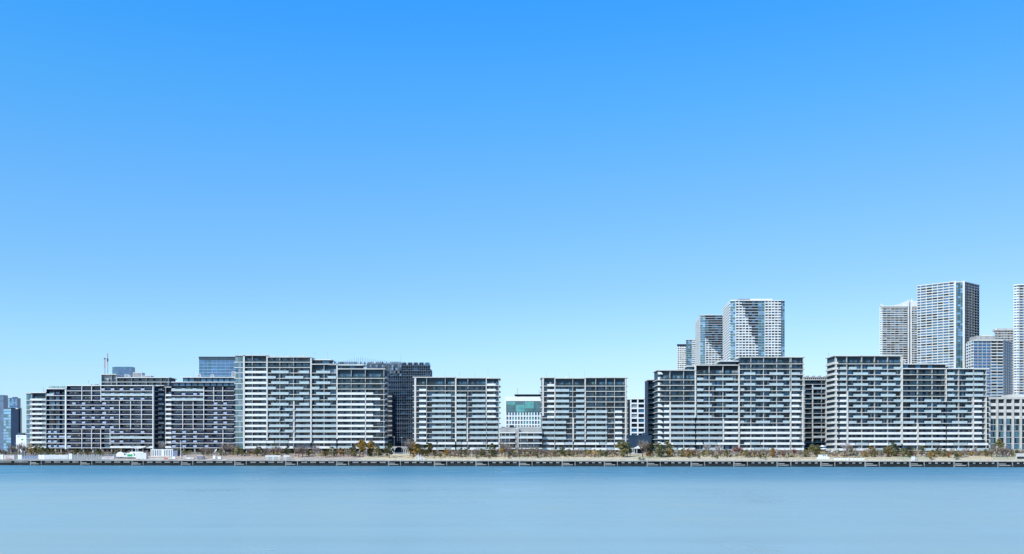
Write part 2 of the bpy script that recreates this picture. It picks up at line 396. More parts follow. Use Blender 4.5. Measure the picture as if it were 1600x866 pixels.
def antenna(rt, px, D, y0, y1, r=.11, m_='frame_grey', crosses=0, dy=5):
    mb = MB(); x = PX(px, D); z0, z1 = PZ(y0, D) - .2, PZ(y1, D)
    mb.tube((x, D + dy, z0), (x, D + dy, z1), r, r * .6, m_)
    for k in range(crosses):
        z = z1 - .5 - k * .7; mb.box(x - .6, x + .6, D + dy - .04, D + dy + .04, z, z + .1, m_); mb.box(x - .04, x + .04, D + dy - .5, D + dy + .5, z + .12, z + .2, m_)
    part('roof_antenna', mb, rt)
def roofbox(rt, px0, px1, D, y0, y1, m_='white_panel', dy=3, dep=6, name='rooftop_unit'):
    mb = MB(); mb.box(PX(px0, D), PX(px1, D), D + dy, D + dy + dep, PZ(y0, D) - .1, PZ(y1, D), m_)
    mb.box(PX(px0, D) + .25, PX(px1, D) - .25, D + dy - .02, D + dy, PZ(y0, D) + .3, PZ(y1, D) - .25, 'roof_grey')
    part(name, mb, rt)
def penthouse(rt, px0, px1, D, y0, y1, dy=3.2, dep=9, glass='wall_grey', over=1.2):
    mb = MB(); mb.box(PX(px0, D), PX(px1, D), D + dy, D + dy + dep, PZ(y0, D), PZ(y1, D), glass)
    w = part('setback_floor', mb, rt)
    mb = MB(); mb.box(PX(px0, D) - over, PX(px1, D) + over, D + dy - 1.6, D + dy + dep + .5, PZ(y1, D), PZ(y1, D) + .45, 'white_panel'); link('roof', mb.mesh('roof', rt.location), w)
    n_ = max(2, int((px1 - px0) / 9))
    for i in range(n_):
        a = PX(px0 + (px1 - px0) * (i + .12) / n_, D); b_ = PX(px0 + (px1 - px0) * (i + .88) / n_, D)
        mb = MB(); mb.box(a, b_, D + dy - .06, D + dy - .01, PZ(y0, D) + .4, PZ(y1, D) - .4, random.choice(['glass_mid', 'glass_dark', 'glass_mid'])); q = link('window', mb.mesh('window', rt.location), w)
def lin(a, b, n): return [a + (b - a) * i / n for i in range(1, n)]
D1 = 560.0
A_ = lambda *t_: list(t_)
# --- block with the glazed corner and stepped roof (photo x 367-605)
C = apartment('apartment_block', 'tallest left-centre apartment block with teal glazed corner and roof stepping down to the right', [
    dict(x=(367.5, 381), top=555.8, bays=[], curtainwall=True, bal=.5, nofin=1, slab='white_panel', over=(.6, 0), piers=[(381.2, 557, 702, 2.6)]),
    dict(x=(383, 417), top=555.8, bays=[394, 405.5], fins=[394], rails=[(577, 710, A_((383, 416.5, 'w')), A_((383, 416.5, 'w'))), (500, 577, A_((383, 416, 'd')), A_((383, 416, 'd')))], slab='white_panel', piers=[(417.2, 555.5, 688, 2)]),
    dict(x=(418.4, 485.5), top=558.5, bays=[428, 437, 448, 459, 470], fins=[437, 458.5], dy=.15,
         rails=[(500, 579, A_((418.6, 485, 'd')), A_((418.6, 485, 'd'))),
                (579, 634, A_((424, 451, 'g'), (468, 483, 'g')), A_((418.6, 431, 'g'), (446, 474, 'g'))),
                (634, 688, A_((421, 452, 'g'), (462, 485, 'f')), A_((418.6, 437, 'g'), (445, 458, 'g'), (462, 485, 'f'))),
                (688, 710, A_((381, 404, 'w'), (404, 437, 'f'), (437, 458, 'w')), A_((406, 428, 'w'), (429, 450, 'f'), (451, 485, 'w')))],
         piers=[(459, 627, 690, 2.2), (485.8, 558, 692, 2.2)]),
    dict(x=(487, 525.8), top=569.5, bays=[500, 513], fins=[506], dy=.5,
         rails=[(500, 580, A_((487, 525, 'd')), A_((487, 525, 'd'))),
                (580, 634, A_((494, 516, 'g')), A_((487, 499, 'g'), (512, 525, 'g'))),
                (634, 690, A_((487, 525.2, 'f')), A_((487, 525.2, 'f'))),
                (690, 710, A_((494, 515, 'w'), (516, 525, 'f')), A_((490, 525, 'w')))],
         piers=[(526.3, 570, 686, 1.8)]),
    dict(x=(527.2, 600), top=577, bays=[537.5, 548.6, 560, 571, 583], fins=[548.6, 570.6, 599.6], dy=.2, over=(0, .7),
         rails=[(500, 612, A_((527.4, 600, 'd')), A_((527.4, 600, 'd'))),
                (612, 690, A_((527.4, 570, 'w'), (572, 583, 'w'), (583, 598, 'd')), A_((527.4, 570, 'w'), (572, 594, 'w'))),
                (690, 710, A_((527.4, 552, 'f'), (552, 570, 'w'), (574, 601, 'f')), A_((527.4, 562, 'w'), (565, 601, 'w')))],
         piers=[(571, 612, 690, 1.4)]),
], D1, ybase=700)
penthouse(C, 488, 514, D1, 569.4, 562.3); penthouse(C, 516, 563, D1, 577, 570.6)
for px, y0, y1, c in ((389, 556, 548, 1), (402, 556, 543, 0), (411, 556, 552, 1), (444, 558, 544, 0), (489, 558, 549, 2), (509, 562, 547, 0), (551, 576, 550, 0)): antenna(C, px, D1, y0, y1, crosses=c)
for a, b_ in ((420, 423), (425, 429), (446, 450), (464, 469), (471, 474)): roofbox(C, a, b_, D1, 558, 555.2, dep=2)
mb = MB()                                              # rounded balcony ends on the right flank
for k in range(14):
    z = PZ(700 - k * 8.4, D1)
    pts = [(PX(600, D1) + .65, D1 + 1.2)] + [(PX(600, D1) + .65 + 1.0 * math.sin(q), D1 + 5 - 3.8 * math.cos(q)) for q in (0.2, .6, 1.0, 1.57, 2.1, 2.6)] + [(PX(600, D1) + .65, D1 + 9)]
    mb = MB(); mb.prism(pts, z - .3, z + 1.0, 'pale_slab'); part('side_balcony', mb, C)
# --- 12 storey blocks in the middle
Eb = apartment('apartment_block', 'twelve storey apartment block right of the scaffolded block with pale curved balcony fronts', [
    dict(x=(647, 667), top=590, bays=[], over=(.8, 0), rails=[(607, 692, A_((655, 666, 'w')), A_((655, 666, 'w'))), (500, 607, A_((651, 666.5, 'd')), A_((651, 666.5, 'd'))), (692, 710, A_((657, 682, 'w')), A_((649, 682, 'w')))], piers=[(649, 590.5, 690, 2.4)]),
    dict(x=(667.2, 711.3), top=590, bays=[682, 695.6], fins=[695.6], piers=[(712, 590, 690, 2.2)],
         rails=[(500, 611, A_((667.5, 711, 'd')), A_((667.5, 711, 'd'))), (611, 692, A_((675, 704.5, 'g')), A_((675, 705, 'g'))), (692, 710, A_((683, 704, 'f'), (705, 711, 'w')), A_((684, 711, 'w')))]),
    dict(x=(713, 729.7), top=591, bays=[722], fins=[], dy=.1, rails=[(500, 611, A_((713, 729.5, 'd')), A_((713, 729.5, 'd'))), (611, 692, A_((713.4, 728.4, 'g')), A_((713.4, 728.4, 'g'))), (692, 710, A_((713, 721, 'f'), (722, 729.5, 'w')), A_((713, 721, 'f'), (722, 729.5, 'w')))], piers=[(730.2, 653, 690, 2)]),
    dict(x=(730.4, 759.5), top=591, bays=[740.5, 750], fins=[731], dy=.05, rails=[(500, 611, A_((730.6, 759, 'd')), A_((730.6, 759, 'd'))), (611, 653, A_((738, 758.6, 'g')), A_((738, 758.6, 'g'))), (653, 692, A_((734, 742, 'f'), (742, 760, 'g')), A_((734, 742, 'f'), (742, 760, 'g'))), (692, 710, A_((734, 747, 'w'), (747.5, 759, 'f')), A_((730.6, 755, 'w'), (755.5, 759, 'f')))], piers=[(759.8, 591, 653, 1.4)]),
    dict(x=(759.7, 779.5), top=591.5, bays=[774.5], over=(0, .9), rails=[(500, 653, A_((761, 774.5, 'w')), A_((761, 774.5, 'w'))), (653, 692, A_((760, 778, 'f')), A_((760, 778, 'f'))), (692, 710, A_((762, 779, 'w')), A_((762, 779, 'w')))]),
], D1, ybase=702, pitch=8.32)
for px, y1, c in ((694, 577, 0), (717, 582, 2), (741, 577, 0), (762, 575, 0), (779, 584, 1)): antenna(Eb, px, D1, 591, y1, crosses=c)
roofbox(Eb, 715, 719, D1, 590, 588, dep=2); roofbox(Eb, 761, 764, D1, 590, 588.6, dep=2)
Hb = apartment('apartment_block', 'twelve storey apartment block standing alone right of the low grey terraces', [
    dict(x=(846.5, 867), top=590.5, bays=[], over=(.6, 0), rails=[(500, 653, A_((855, 866, 'w')), A_((855, 866, 'w'))), (653, 692, A_((847, 866.8, 'g')), A_((847, 866.8, 'g'))), (692, 710, A_((847, 861, 'w'), (861, 866, 'f')), A_((849, 866, 'w')))], piers=[(848.6, 591, 650, 2.4), (867, 590.5, 653, 1.5)]),
    dict(x=(867.2, 895.4), top=591.5, bays=[876, 886], fins=[896], rails=[(500, 611, A_((867.5, 895, 'd')), A_((867.5, 895, 'd'))), (611, 653, A_((868, 889, 'g')), A_((868, 889, 'g'))), (653, 692, A_((867.2, 884.5, 'g')), A_((867.2, 884.5, 'g'))), (692, 710, A_((870, 882, 'f'), (883, 895, 'w')), A_((868, 882, 'w'), (883, 895, 'f')))], piers=[(895.6, 653, 690, 2.2)]),
    dict(x=(895.8, 914), top=591.5, bays=[905], fins=[], rails=[(500, 611, A_((896, 913.6, 'd')), A_((896, 913.6, 'd'))), (611, 692, A_((900, 913.5, 'g')), A_((900, 913.5, 'g'))), (692, 710, A_((897, 905, 'w'), (905, 913.6, 'f')), A_((897, 913.6, 'w')))], piers=[(914.4, 589, 690, 1.8)]),
    dict(x=(914.6, 959.8), top=590.5, bays=[931, 945], fins=[931, 947], rails=[(500, 637, A_((915, 959.6, 'd')), A_((915, 959.6, 'd'))), (637, 692, A_((917, 948.5, 'g')), A_((917, 948.5, 'g'))), (692, 710, A_((915, 923, 'f'), (924, 948, 'w'), (948.5, 959, 'f')), A_((915, 936, 'w'), (937, 947, 'f'), (948, 959, 'w')))]),
    dict(x=(960, 979), top=590.5, bays=[973], over=(0, .9), rails=[(500, 637, A_((960.4, 978.5, 'd')), A_((960.4, 978.5, 'd'))), (637, 692, A_((961, 972, 'w')), A_((961, 972, 'w'))), (692, 710, A_((960.4, 979, 'w')), A_((960.4, 977, 'w')))], piers=[(977.6, 591, 690, 1.8)]),
], D1, ybase=702.5, pitch=8.3)
for px, y1, c in ((854, 582, 2), (868, 579, 0), (889.5, 580, 0), (914, 578, 0)): antenna(Hb, px, D1, 591, y1, crosses=c)
roofbox(Hb, 884, 889, D1, 590, 588.2, dep=2)
# --- long block with three roof steps rising to the right (1022-1256)
st1 = [(1089, 1112, 'g'), (1134, 1153, 'g')]; st2 = [(1089, 1099, 'g'), (1118, 1145, 'g')]
su1 = [(1162, 1180, 'g'), (1202, 1224, 'g')]; su2 = [(1157, 1163, 'f'), (1181, 1203, 'g'), (1223, 1234, 'g')]
J = apartment('apartment_block', 'long apartment block before the white towers, its roof rising rightwards in three steps', [
    dict(x=(1028, 1086.4), top=579, bays=[1036, 1047, 1057.5, 1068, 1077], fins=[1047, 1068.4], over=(.8, 0),
         rails=[(500, 632, A_((1031, 1086, 'd')), A_((1031, 1086, 'd'))), (632, 690, A_((1037.5, 1046, 'w'), (1048, 1086, 'f')), A_((1037.5, 1046, 'w'), (1048, 1086, 'f'))), (690, 710, A_((1027, 1036, 'w'), (1043, 1058, 'f'), (1060, 1086, 'w')), A_((1030, 1052, 'w'), (1052, 1086, 'f')))],
         piers=[(1047.2, 628, 694, 2.0), (1086.8, 570, 652, 2.0)]),
    dict(x=(1087.8, 1154.4), top=571, bays=[1098, 1108, 1119, 1131, 1142], fins=[1108.5, 1130], dy=.25, wall='wall_dark',
         rails=[(500, 590, A_((1088, 1154, 'd')), A_((1088, 1154, 'd'))), (590, 655, st1, st2), (655, 690, A_((1088, 1129, 'f'), (1132, 1153.5, 'w')), A_((1088, 1129, 'f'), (1132, 1153.5, 'w'))), (690, 710, A_((1098, 1118, 'f'), (1119, 1127, 'w')), A_((1088, 1098, 'w'), (1100, 1120, 'f'), (1121, 1154, 'w')))],
         piers=[(1130.6, 655, 690, 1.8), (1155, 571, 700, 1.8)]),
    dict(x=(1156, 1235.2), top=558.5, bays=[1164, 1173.5, 1184, 1194, 1204, 1214, 1225], fins=[1173.6, 1193.5, 1214, 1235], dy=.1,
         rails=[(500, 580, A_((1156, 1235, 'd')), A_((1156, 1235, 'd'))), (580, 662, su1, su2), (662, 690, A_((1157, 1234.5, 'w')), A_((1157, 1234.5, 'w'))), (690, 710, A_((1157, 1178, 'w'), (1179, 1201, 'f'), (1202, 1235, 'w')), A_((1163, 1172, 'w'), (1173, 1188, 'f'), (1189, 1235, 'w')))],
         piers=[(1235.6, 611, 690, 1.5)]),
    dict(x=(1236.2, 1255.5), top=558.5, bays=[1250], over=(0, 1.0),
         rails=[(500, 580, A_((1236, 1255, 'd')), A_((1236, 1255, 'd'))), (580, 611, A_((1237, 1250, 'f')), A_((1237, 1250, 'f'))), (611, 690, A_((1237, 1249, 'w')), A_((1237, 1251, 'w'))), (690, 710, A_((1236.5, 1256, 'w')), A_((1236.5, 1256, 'w')))],
         piers=[(1254.6, 611, 690, 1.6)]),
], D1, ybase=702.6)
penthouse(J, 1076, 1084, D1, 579, 572.4, over=.8); penthouse(J, 1128, 1152, D1, 571, 564.5)
antenna(J, 1228, D1, 558, 554, crosses=1)
mb = MB()
for k in range(15):                                    # white rounded balcony screens of the left corner
    z = PZ(702.6 - k * 8.4, D1)
    pts = [(PX(1023.2, D1) + 2.6 * (1 - math.cos(q)), D1 + .06) for q in ()]
    cs = MB(); x0 = PX(1028, D1); prof = [(x0 + 3.0 * i / 6, math.sqrt(max(0, 1 - (i / 6) ** 2)) * 1.55) for i in range(7)]
    for (a, h0), (b_, h1) in zip(prof, prof[1:]):
        if h1 < .05: h1 = .05
        cs.hexa([(a, D1 + .35, z), (b_, D1 + .35, z), (b_, D1 + .5, z), (a, D1 + .5, z), (a, D1 + .35, z + h0), (b_, D1 + .35, z + h1), (b_, D1 + .5, z + h1), (a, D1 + .5, z + h0)], 'white_panel')
    part('corner_screen', cs, J)

# --- right hand long block (1295-1541)
sv1 = [(1333, 1356, 'g'), (1376, 1399, 'g')]; sv2 = [(1326, 1338, 'g'), (1355, 1378, 'g'), (1396, 1408, 'g')]
sw1 = [(1422, 1448, 'g'), (1464, 1479, 'g'), (1508, 1520, 'g')]; sw2 = [(1410, 1428, 'g'), (1444, 1470, 'g'), (1487, 1511, 'g')]
Lb = apartment('apartment_block', 'rightmost waterfront apartment block with a tall left half and a lower right half', [
    dict(x=(1305.5, 1323.8), top=556.5, bays=[1313], over=(1.2, 0),
         rails=[(500, 572, A_((1306, 1323, 'd')), A_((1306, 1323, 'd'))), (572, 611, A_((1312, 1323, 'f'), (1306, 1311, 'd')), A_((1312, 1323, 'f'), (1306, 1311, 'd'))), (611, 690, A_((1312, 1323, 'w')), A_((1312, 1323, 'w'))), (690, 710, A_((1304, 1322, 'w')), A_((1306, 1322, 'w')))], piers=[(1324.4, 611, 694, 1.8), (1306.6, 560, 700, 1.6)]),
    dict(x=(1325, 1408.6), top=556.5, bays=[1336, 1346.6, 1357, 1367.5, 1378, 1388, 1398], fins=[1347, 1367.2, 1387.6], dy=.15,
         rails=[(500, 572, A_((1325, 1408, 'd')), A_((1325, 1408, 'd'))), (572, 662, sv1, sv2), (662, 690, A_((1325.5, 1408, 'w')), A_((1325.5, 1408, 'w'))), (690, 710, A_((1325, 1336, 'f'), (1337, 1365, 'w'), (1366, 1408, 'f')), A_((1325, 1336, 'w'), (1337, 1357, 'f'), (1358, 1388, 'w'), (1389, 1408, 'f')))],
         piers=[(1409.5, 558, 694, 2.6)]),
    dict(x=(1411, 1478), top=576.5, bays=[1422, 1434.5, 1446, 1457.5, 1468], fins=[1434.3, 1457], dy=.1, wall='wall_dark', roofm='white_panel',
         rails=[(500, 622, A_((1411, 1477.6, 'd')), A_((1411, 1477.6, 'd'))), (622, 662, A_((1422, 1448, 'g'), (1464, 1477, 'g')), A_((1411, 1428, 'g'), (1444, 1470, 'g'))), (662, 690, A_((1411, 1433, 'w'), (1436, 1477.6, 'w')), A_((1411, 1433, 'w'), (1436, 1477.6, 'w'))), (690, 710, A_((1444, 1470, 'f'), (1471, 1478, 'w')), A_((1411, 1446, 'w'), (1447, 1467, 'f'), (1468, 1478, 'w')))],
         piers=[(1434.4, 662, 696, 2.0), (1478.6, 576, 628, 1.5)]),
    dict(x=(1479.2, 1520.6), top=576.5, bays=[1489, 1499, 1510], fins=[1498.6], dy=.05, roofm='white_panel',
         rails=[(500, 622, A_((1480, 1491, 'g'), (1508, 1520, 'g')), A_((1480, 1490, 'f'), (1509, 1520, 'g'))), (622, 662, A_((1480, 1493, 'g'), (1508, 1520, 'g')), A_((1487, 1511, 'g'))), (662, 690, A_((1479.6, 1520, 'w')), A_((1479.6, 1520, 'w'))), (690, 710, A_((1479, 1494, 'w'), (1495, 1510, 'f'), (1511, 1520, 'w')), A_((1479, 1490, 'w'), (1491, 1511, 'f'), (1512, 1520, 'w')))],
         piers=[(1521, 619, 690, 1.8)]),
    dict(x=(1521.4, 1542), top=577, bays=[1537], over=(0, 1.3), roofm='white_panel',
         rails=[(500, 620, A_((1520.6, 1536, 'g')), A_((1521, 1536, 'g'))), (620, 690, A_((1522, 1534, 'w')), A_((1522, 1534, 'w'))), (690, 710, A_((1520.5, 1545, 'f')), A_((1520.5, 1544, 'w')))], piers=[(1541, 622, 690, 1.8)]),
], D1 - 4, ybase=703.4, pitch=8.45)
penthouse(Lb, 1413, 1480, D1 - 4, 576.5, 569.2, dy=2.4, glass='wall_dark', over=.6)
antenna(Lb, 1299, D1, 558, 550, crosses=2); roofbox(Lb, 1411, 1418, D1, 572, 561, dep=4); roofbox(Lb, 1491, 1496, D1, 577, 574, dep=3); roofbox(Lb, 1520, 1524, D1, 577, 574.5, dep=2)
mb = MB()
for k in range(17):
    z = PZ(703.4 - k * 8.45, D1 - 4); X = PX(1305.5, D1 - 4)
    mb = MB(); mb.prism([(X - 1.25, D1 - 1), (X - 1.25, D1 + 9), (X - .3, D1 + 9), (X - .3, D1 - 4.1), (X + 1.5, D1 - 4.1), (X + 1.5, D1 - 4.3), (X - .6, D1 - 4.3)], z - .36, z + .95, 'pale_slab'); part('corner_balcony', mb, Lb)
# --- left group, further back
D2 = 632.0
p1 = [(x, x + 4.5, 'p') for x in (128, 143, 157, 172)]; p2 = [(x, x + 4.5, 'p') for x in (113, 128, 157, 172)]
Ab = apartment('apartment_block', 'leftmost waterfront apartment block with a white glazed left end and dark gridded front', [
    dict(x=(40.5, 49), top=615, bays=[], curtainwall=True, bal=.7, nofin=1, slab='white_panel', over=(.6, 0), rails=[(500, 710, A_((47, 49, 'w')), A_((47, 49, 'w')))]),
    dict(x=(49.2, 72), top=614, bays=[61], slab='white_panel', rails=[(500, 710, A_((49.2, 66.5, 'w'), (66.6, 72, 'f')), A_((49.2, 66.5, 'w'), (66.6, 72, 'f')))], roofm='white_panel'),
    dict(x=(72.4, 102), top=608, bays=[84, 93], wall='wall_navy', fin='wall_navy', pierm='white_panel',  slab='white_panel', rails=[(500, 622, A_((73, 90, 'f'), (90, 101, 'n')), A_((73, 84, 'f'), (84, 101, 'n'))), (670, 710, A_((75, 79, 'p'), (84, 88, 'p'), (92, 101, 'p')), A_((75, 79, 'p'), (84, 88, 'p')))], piers=[(102.6, 608, 702, 2.2)], roofm='white_panel'),
    dict(x=(104, 158), top=603, bays=[128, 143, 157], wall='wall_navy', fin='wall_navy', pierm='white_panel',  slab='white_panel', piers=[(127.8, 603, 626, .85), (143, 603, 626, .85), (127.8, 671, 702, .85), (143, 671, 702, .85), (157.4, 671, 702, .85), (157.6, 602, 628, .85)],
         rails=[(626, 671, p1[:2] + [(104, 158, 'n')], p2[:2] + [(104, 158, 'n')]), (500, 626, A_((104, 158, 'n')), A_((104, 158, 'n'))), (671, 710, A_((104, 158, 'n'), (105, 110, 'p')), A_((104, 158, 'n')))], roofm='white_panel'),
    dict(x=(158.2, 239.5), top=603, bays=[172, 187, 204, 221], wall='wall_navy', fin='wall_navy', pierm='white_panel',  slab='white_panel', piers=[(186.8, 627, 671, .85), (204, 627, 671, .85), (221, 627, 671, .85), (239, 603, 702, 1.6), (172, 671, 695, .85)],
         rails=[(500, 627, [(x, x + 5, 'p') for x in (158, 173, 187, 203, 220)] + [(158.4, 239, 'n')], [(x, x + 5, 'p') for x in (158, 173, 187, 203, 220)] + [(158.4, 239, 'f')]),
                (627, 671, [(158.4, 239, 'n'), (158, 163, 'p'), (172, 177, 'p')], [(158.4, 239, 'n'), (160, 165, 'p')]), (671, 693, [(172, 239, 'f'), (187, 192, 'p'), (203, 208, 'p')], [(158.4, 239, 'n'), (173, 178, 'p'), (187, 192, 'p'), (220, 225, 'p')]), (693, 710, A_((172, 239, 'w')), A_((172, 239, 'f')))], roofm='white_panel'),
], D2, ybase=699.5, pitch=7.42)
antenna(Ab, 62, D2, 614, 604, crosses=2); antenna(Ab, 91, D2, 608, 601); antenna(Ab, 133, D2, 603, 593, crosses=2); antenna(Ab, 150, D2, 603, 592)
roofbox(Ab, 134, 139, D2, 603, 600, dep=2); roofbox(Ab, 144, 149, D2, 603, 600, m_='roof_grey', dep=2); roofbox(Ab, 56, 66, D2, 614, 610.5, dy=6)
for i in range(7):
    mb = MB(); x = PX(77 + i * 3.6, D2)
    for q in range(60):
        a = Vector((x + random.uniform(-.9, .9), D2 + 1.5 + random.uniform(-.8, .8), PZ(607.6, D2) + random.uniform(.1, 1.6))); d = Vector((random.uniform(-.3, .3), random.uniform(-.3, .3), random.uniform(-.1, .3)))
        mb.face([a, a + d, a + Vector((d.y, .1, .3))], 'leaf_dark')
    o = part('roof_shrub', mb, Ab)
# sloping side wing of the left block, seen between it and the next
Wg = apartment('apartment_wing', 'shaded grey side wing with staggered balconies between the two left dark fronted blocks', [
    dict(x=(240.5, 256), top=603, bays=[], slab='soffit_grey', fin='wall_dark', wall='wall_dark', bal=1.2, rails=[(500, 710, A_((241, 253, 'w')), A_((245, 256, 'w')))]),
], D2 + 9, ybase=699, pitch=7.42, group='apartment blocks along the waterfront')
Bb = apartment('apartment_block', 'dark fronted apartment block directly left of the teal glazed corner, two dark top floors', [
    dict(x=(256, 267), top=605, bays=[], slab='white_panel', wall='wall_dark', rails=[(500, 710, A_((256, 267, 'w')), A_((257, 267, 'w')))], dy=2.5),
    dict(x=(267.5, 318.8), top=604, bays=[285, 302], wall='wall_navy', fin='wall_navy', pierm='white_panel',  slab='white_panel', roofm='wall_dark', piers=[(285.5, 628, 672, .85), (301.8, 628, 672, .85), (318.4, 604, 672, .85)],
         rails=[(500, 628, [(267.8, 318, 'f'), (268, 273, 'p'), (284, 289, 'p'), (301, 306, 'p')], [(267.8, 318, 'n'), (284, 289, 'p'), (302, 307, 'p'), (312, 318, 'p')]), (628, 672, A_((267.8, 318, 'n')), A_((267.8, 318, 'n'))), (672, 710, [(267.8, 318, 'n'), (269, 274, 'p'), (285, 290, 'p'), (302, 307, 'p')], [(267.8, 318, 'n'), (269, 274, 'p'), (285, 290, 'p'), (302, 307, 'p')])]),
    dict(x=(319.2, 366), top=604, bays=[334, 348], wall='wall_navy', fin='wall_navy', pierm='white_panel',  slab='white_panel', roofm='wall_dark', piers=[(334, 604, 628, .85), (348, 604, 628, .85), (348.4, 672, 702, .85)],
         rails=[(500, 628, A_((319.6, 366, 'n')), A_((319.6, 366, 'n'))), (628, 672, [(319.6, 366, 'n'), (334, 339, 'p'), (348, 353, 'p')], [(319.6, 366, 'n'), (334, 339, 'p'), (349, 354, 'p')]), (672, 710, [(319.6, 366, 'n'), (320, 325, 'p')], [(319.6, 366, 'n'), (334, 339, 'p')])]),
], D2 - 2, ybase=699.5, pitch=7.42)
penthouse(Bb, 268, 366, D2, 604, 597.5, dy=2.6, glass='wall_navy', over=.5); penthouse(Bb, 283, 366, D2, 597, 589.8, dy=3.6, glass='wall_navy', over=1.4)
roofbox(Bb, 306, 311, D2, 589.5, 584, dep=3); roofbox(Bb, 327, 332, D2, 589.5, 585, dep=3); roofbox(Bb, 360, 366, D2, 590, 580, m_='white_panel', dep=4); antenna(Bb, 298, D2, 590, 581, crosses=1, r=.15); antenna(Bb, 314, D2, 590, 577); antenna(Bb, 328, D2, 590, 578)
D3 = 690.0
Ub = apartment('apartment_block', 'pale block with dark glazed top floors rising behind the leftmost block', [
    dict(x=(158, 182), top=585.5, bays=[166, 174], slab='white_panel', wall='soffit_grey', roofm='white_panel', rails=[(500, 610, A_((159, 181, 'd')), A_((159, 181, 'd')))]),
    dict(x=(182.3, 263), top=590.5, bays=lin(182.3, 263, 7), slab='white_panel', wall='wall_navy', roofm='white_panel', over=(0, 1), rails=[(500, 710, A_((182.4, 263, 'd')), A_((182.4, 263, 'd')))]),
], D3, ybase=701, pitch=6.95)
roofbox(Ub, 192, 199, D3, 590, 585, dep=4); roofbox(Ub, 205, 219, D3, 590, 581.5, dep=6); roofbox(Ub, 219, 233, D3, 590, 586.5, m_='pale_slab', dep=6)

# ------------------------------------------------------------------ the block under scaffolding
D4 = 625.0
sc_ = root('scaffolded_block', 'dark apartment block under construction wrapped in scaffolding and netting behind the stepped block', 'building', (PX(600, D4), D4, GZ))
mb = MB(); mb.box(PX(533, D4), PX(671, D4), D4 + 3, D4 + 22, GZ - .5, PZ(575, D4), 'shell_blue'); mb.box(PX(572, D4), PX(626, D4), D4 + 4, D4 + 20, PZ(580, D4), PZ(567, D4), 'shell_blue'); mb.box(PX(625, D4), PX(671.5, D4), D4 + 2.2, D4 + 3, GZ - .5, PZ(569, D4), 'shell_blue'); part('wall', mb, sc_)
zr = PZ(569, D4)
for k in range(18):
    z = PZ(699 - k * 7.5, D4); mb = MB(); mb.box(PX(604, D4), PX(672.3, D4), D4 + .4, D4 + 3.2, z - .22, z, 'scaffold_blue'); part('floor_slab', mb, sc_)
for k in range(18):
    z = PZ(699 - k * 7.5, D4)
    for j in range(5):
        a = PX(627 + j * 9.0, D4); mb = MB(); mb.box(a + .4, a + 3.1, D4 + 2.1, D4 + 2.18, z + .2, z + 2.3, random.choice(['glass_dark', 'glass_mid', 'glass_dark'])); part('window', mb, sc_)
mb = MB()                                              # standards and ledgers
top = lambda px: 565 - 6.5 * math.exp(-((px - 560) / 18) ** 2) - 3 * math.exp(-((px - 590) / 20) ** 2) + max(0, px - 620) * .06
for i in range(46):
    px = 519 + i * 3.4; x = PX(px, D4); z0 = GZ if px > 602 else PZ(600, D4)
    mb.tube((x, D4, z0 - .3), (x, D4, PZ(top(px), D4)), .07, .07, 'scaffold_blue', 4)
    mb.tube((x, D4 + 1.1, z0 - .3), (x, D4 + 1.1, PZ(top(px), D4) - .3), .06, .06, 'scaffold_blue', 4)
for k in range(34):
    z = PZ(700 - k * 4.0, D4); px0 = 519 if z > PZ(602, D4) else 603; px1 = 672
    if 700 - k * 4.0 < 568: px0, px1 = 526, 625
    mb.box(PX(px0, D4), PX(px1, D4), D4 - .04, D4 + .04, z, z + .09, 'scaffold_blue'); mb.box(PX(px0, D4), PX(px1, D4), D4 + .1, D4 + 1.0, z - .08, z - .03, 'wall_dark')
part('scaffolding', mb, sc_)
rr = random.Random(3)
for i in range(34):                                    # debris netting panels tied in the bays, many torn or missing
    px = 522 + i * 3.1
    for k in range(5):
        if rr.random() < .25: continue
        y0 = 588 - k * 4.6
        if y0 - 4 < top(px) + .5: continue
        mb = MB(); mb.box(PX(px, D4), PX(px + 2.8, D4), D4 - .14, D4 - .1, PZ(y0, D4), PZ(y0 - 4.2, D4), rr.choice(['net_grey', 'net_grey', 'scaffold_blue', 'wall_grey'])); 
        part('netting', mb, sc_)
antenna(sc_, 625, D4, 570, 551, r=.12)
mb = MB()                                              # stair tower beside it
for k in range(11):
    z = PZ(697 - k * 7.6, D4); mb.box(PX(605, D4), PX(613.5, D4), D4 - 3, D4 - .3, z, z + 1.0, 'concrete'); mb.box(PX(605.5, D4), PX(613, D4), D4 - 2.6, D4 - .4, z + 1.0, z + 2.9, 'wall_dark')
part('stair_tower', mb, sc_)

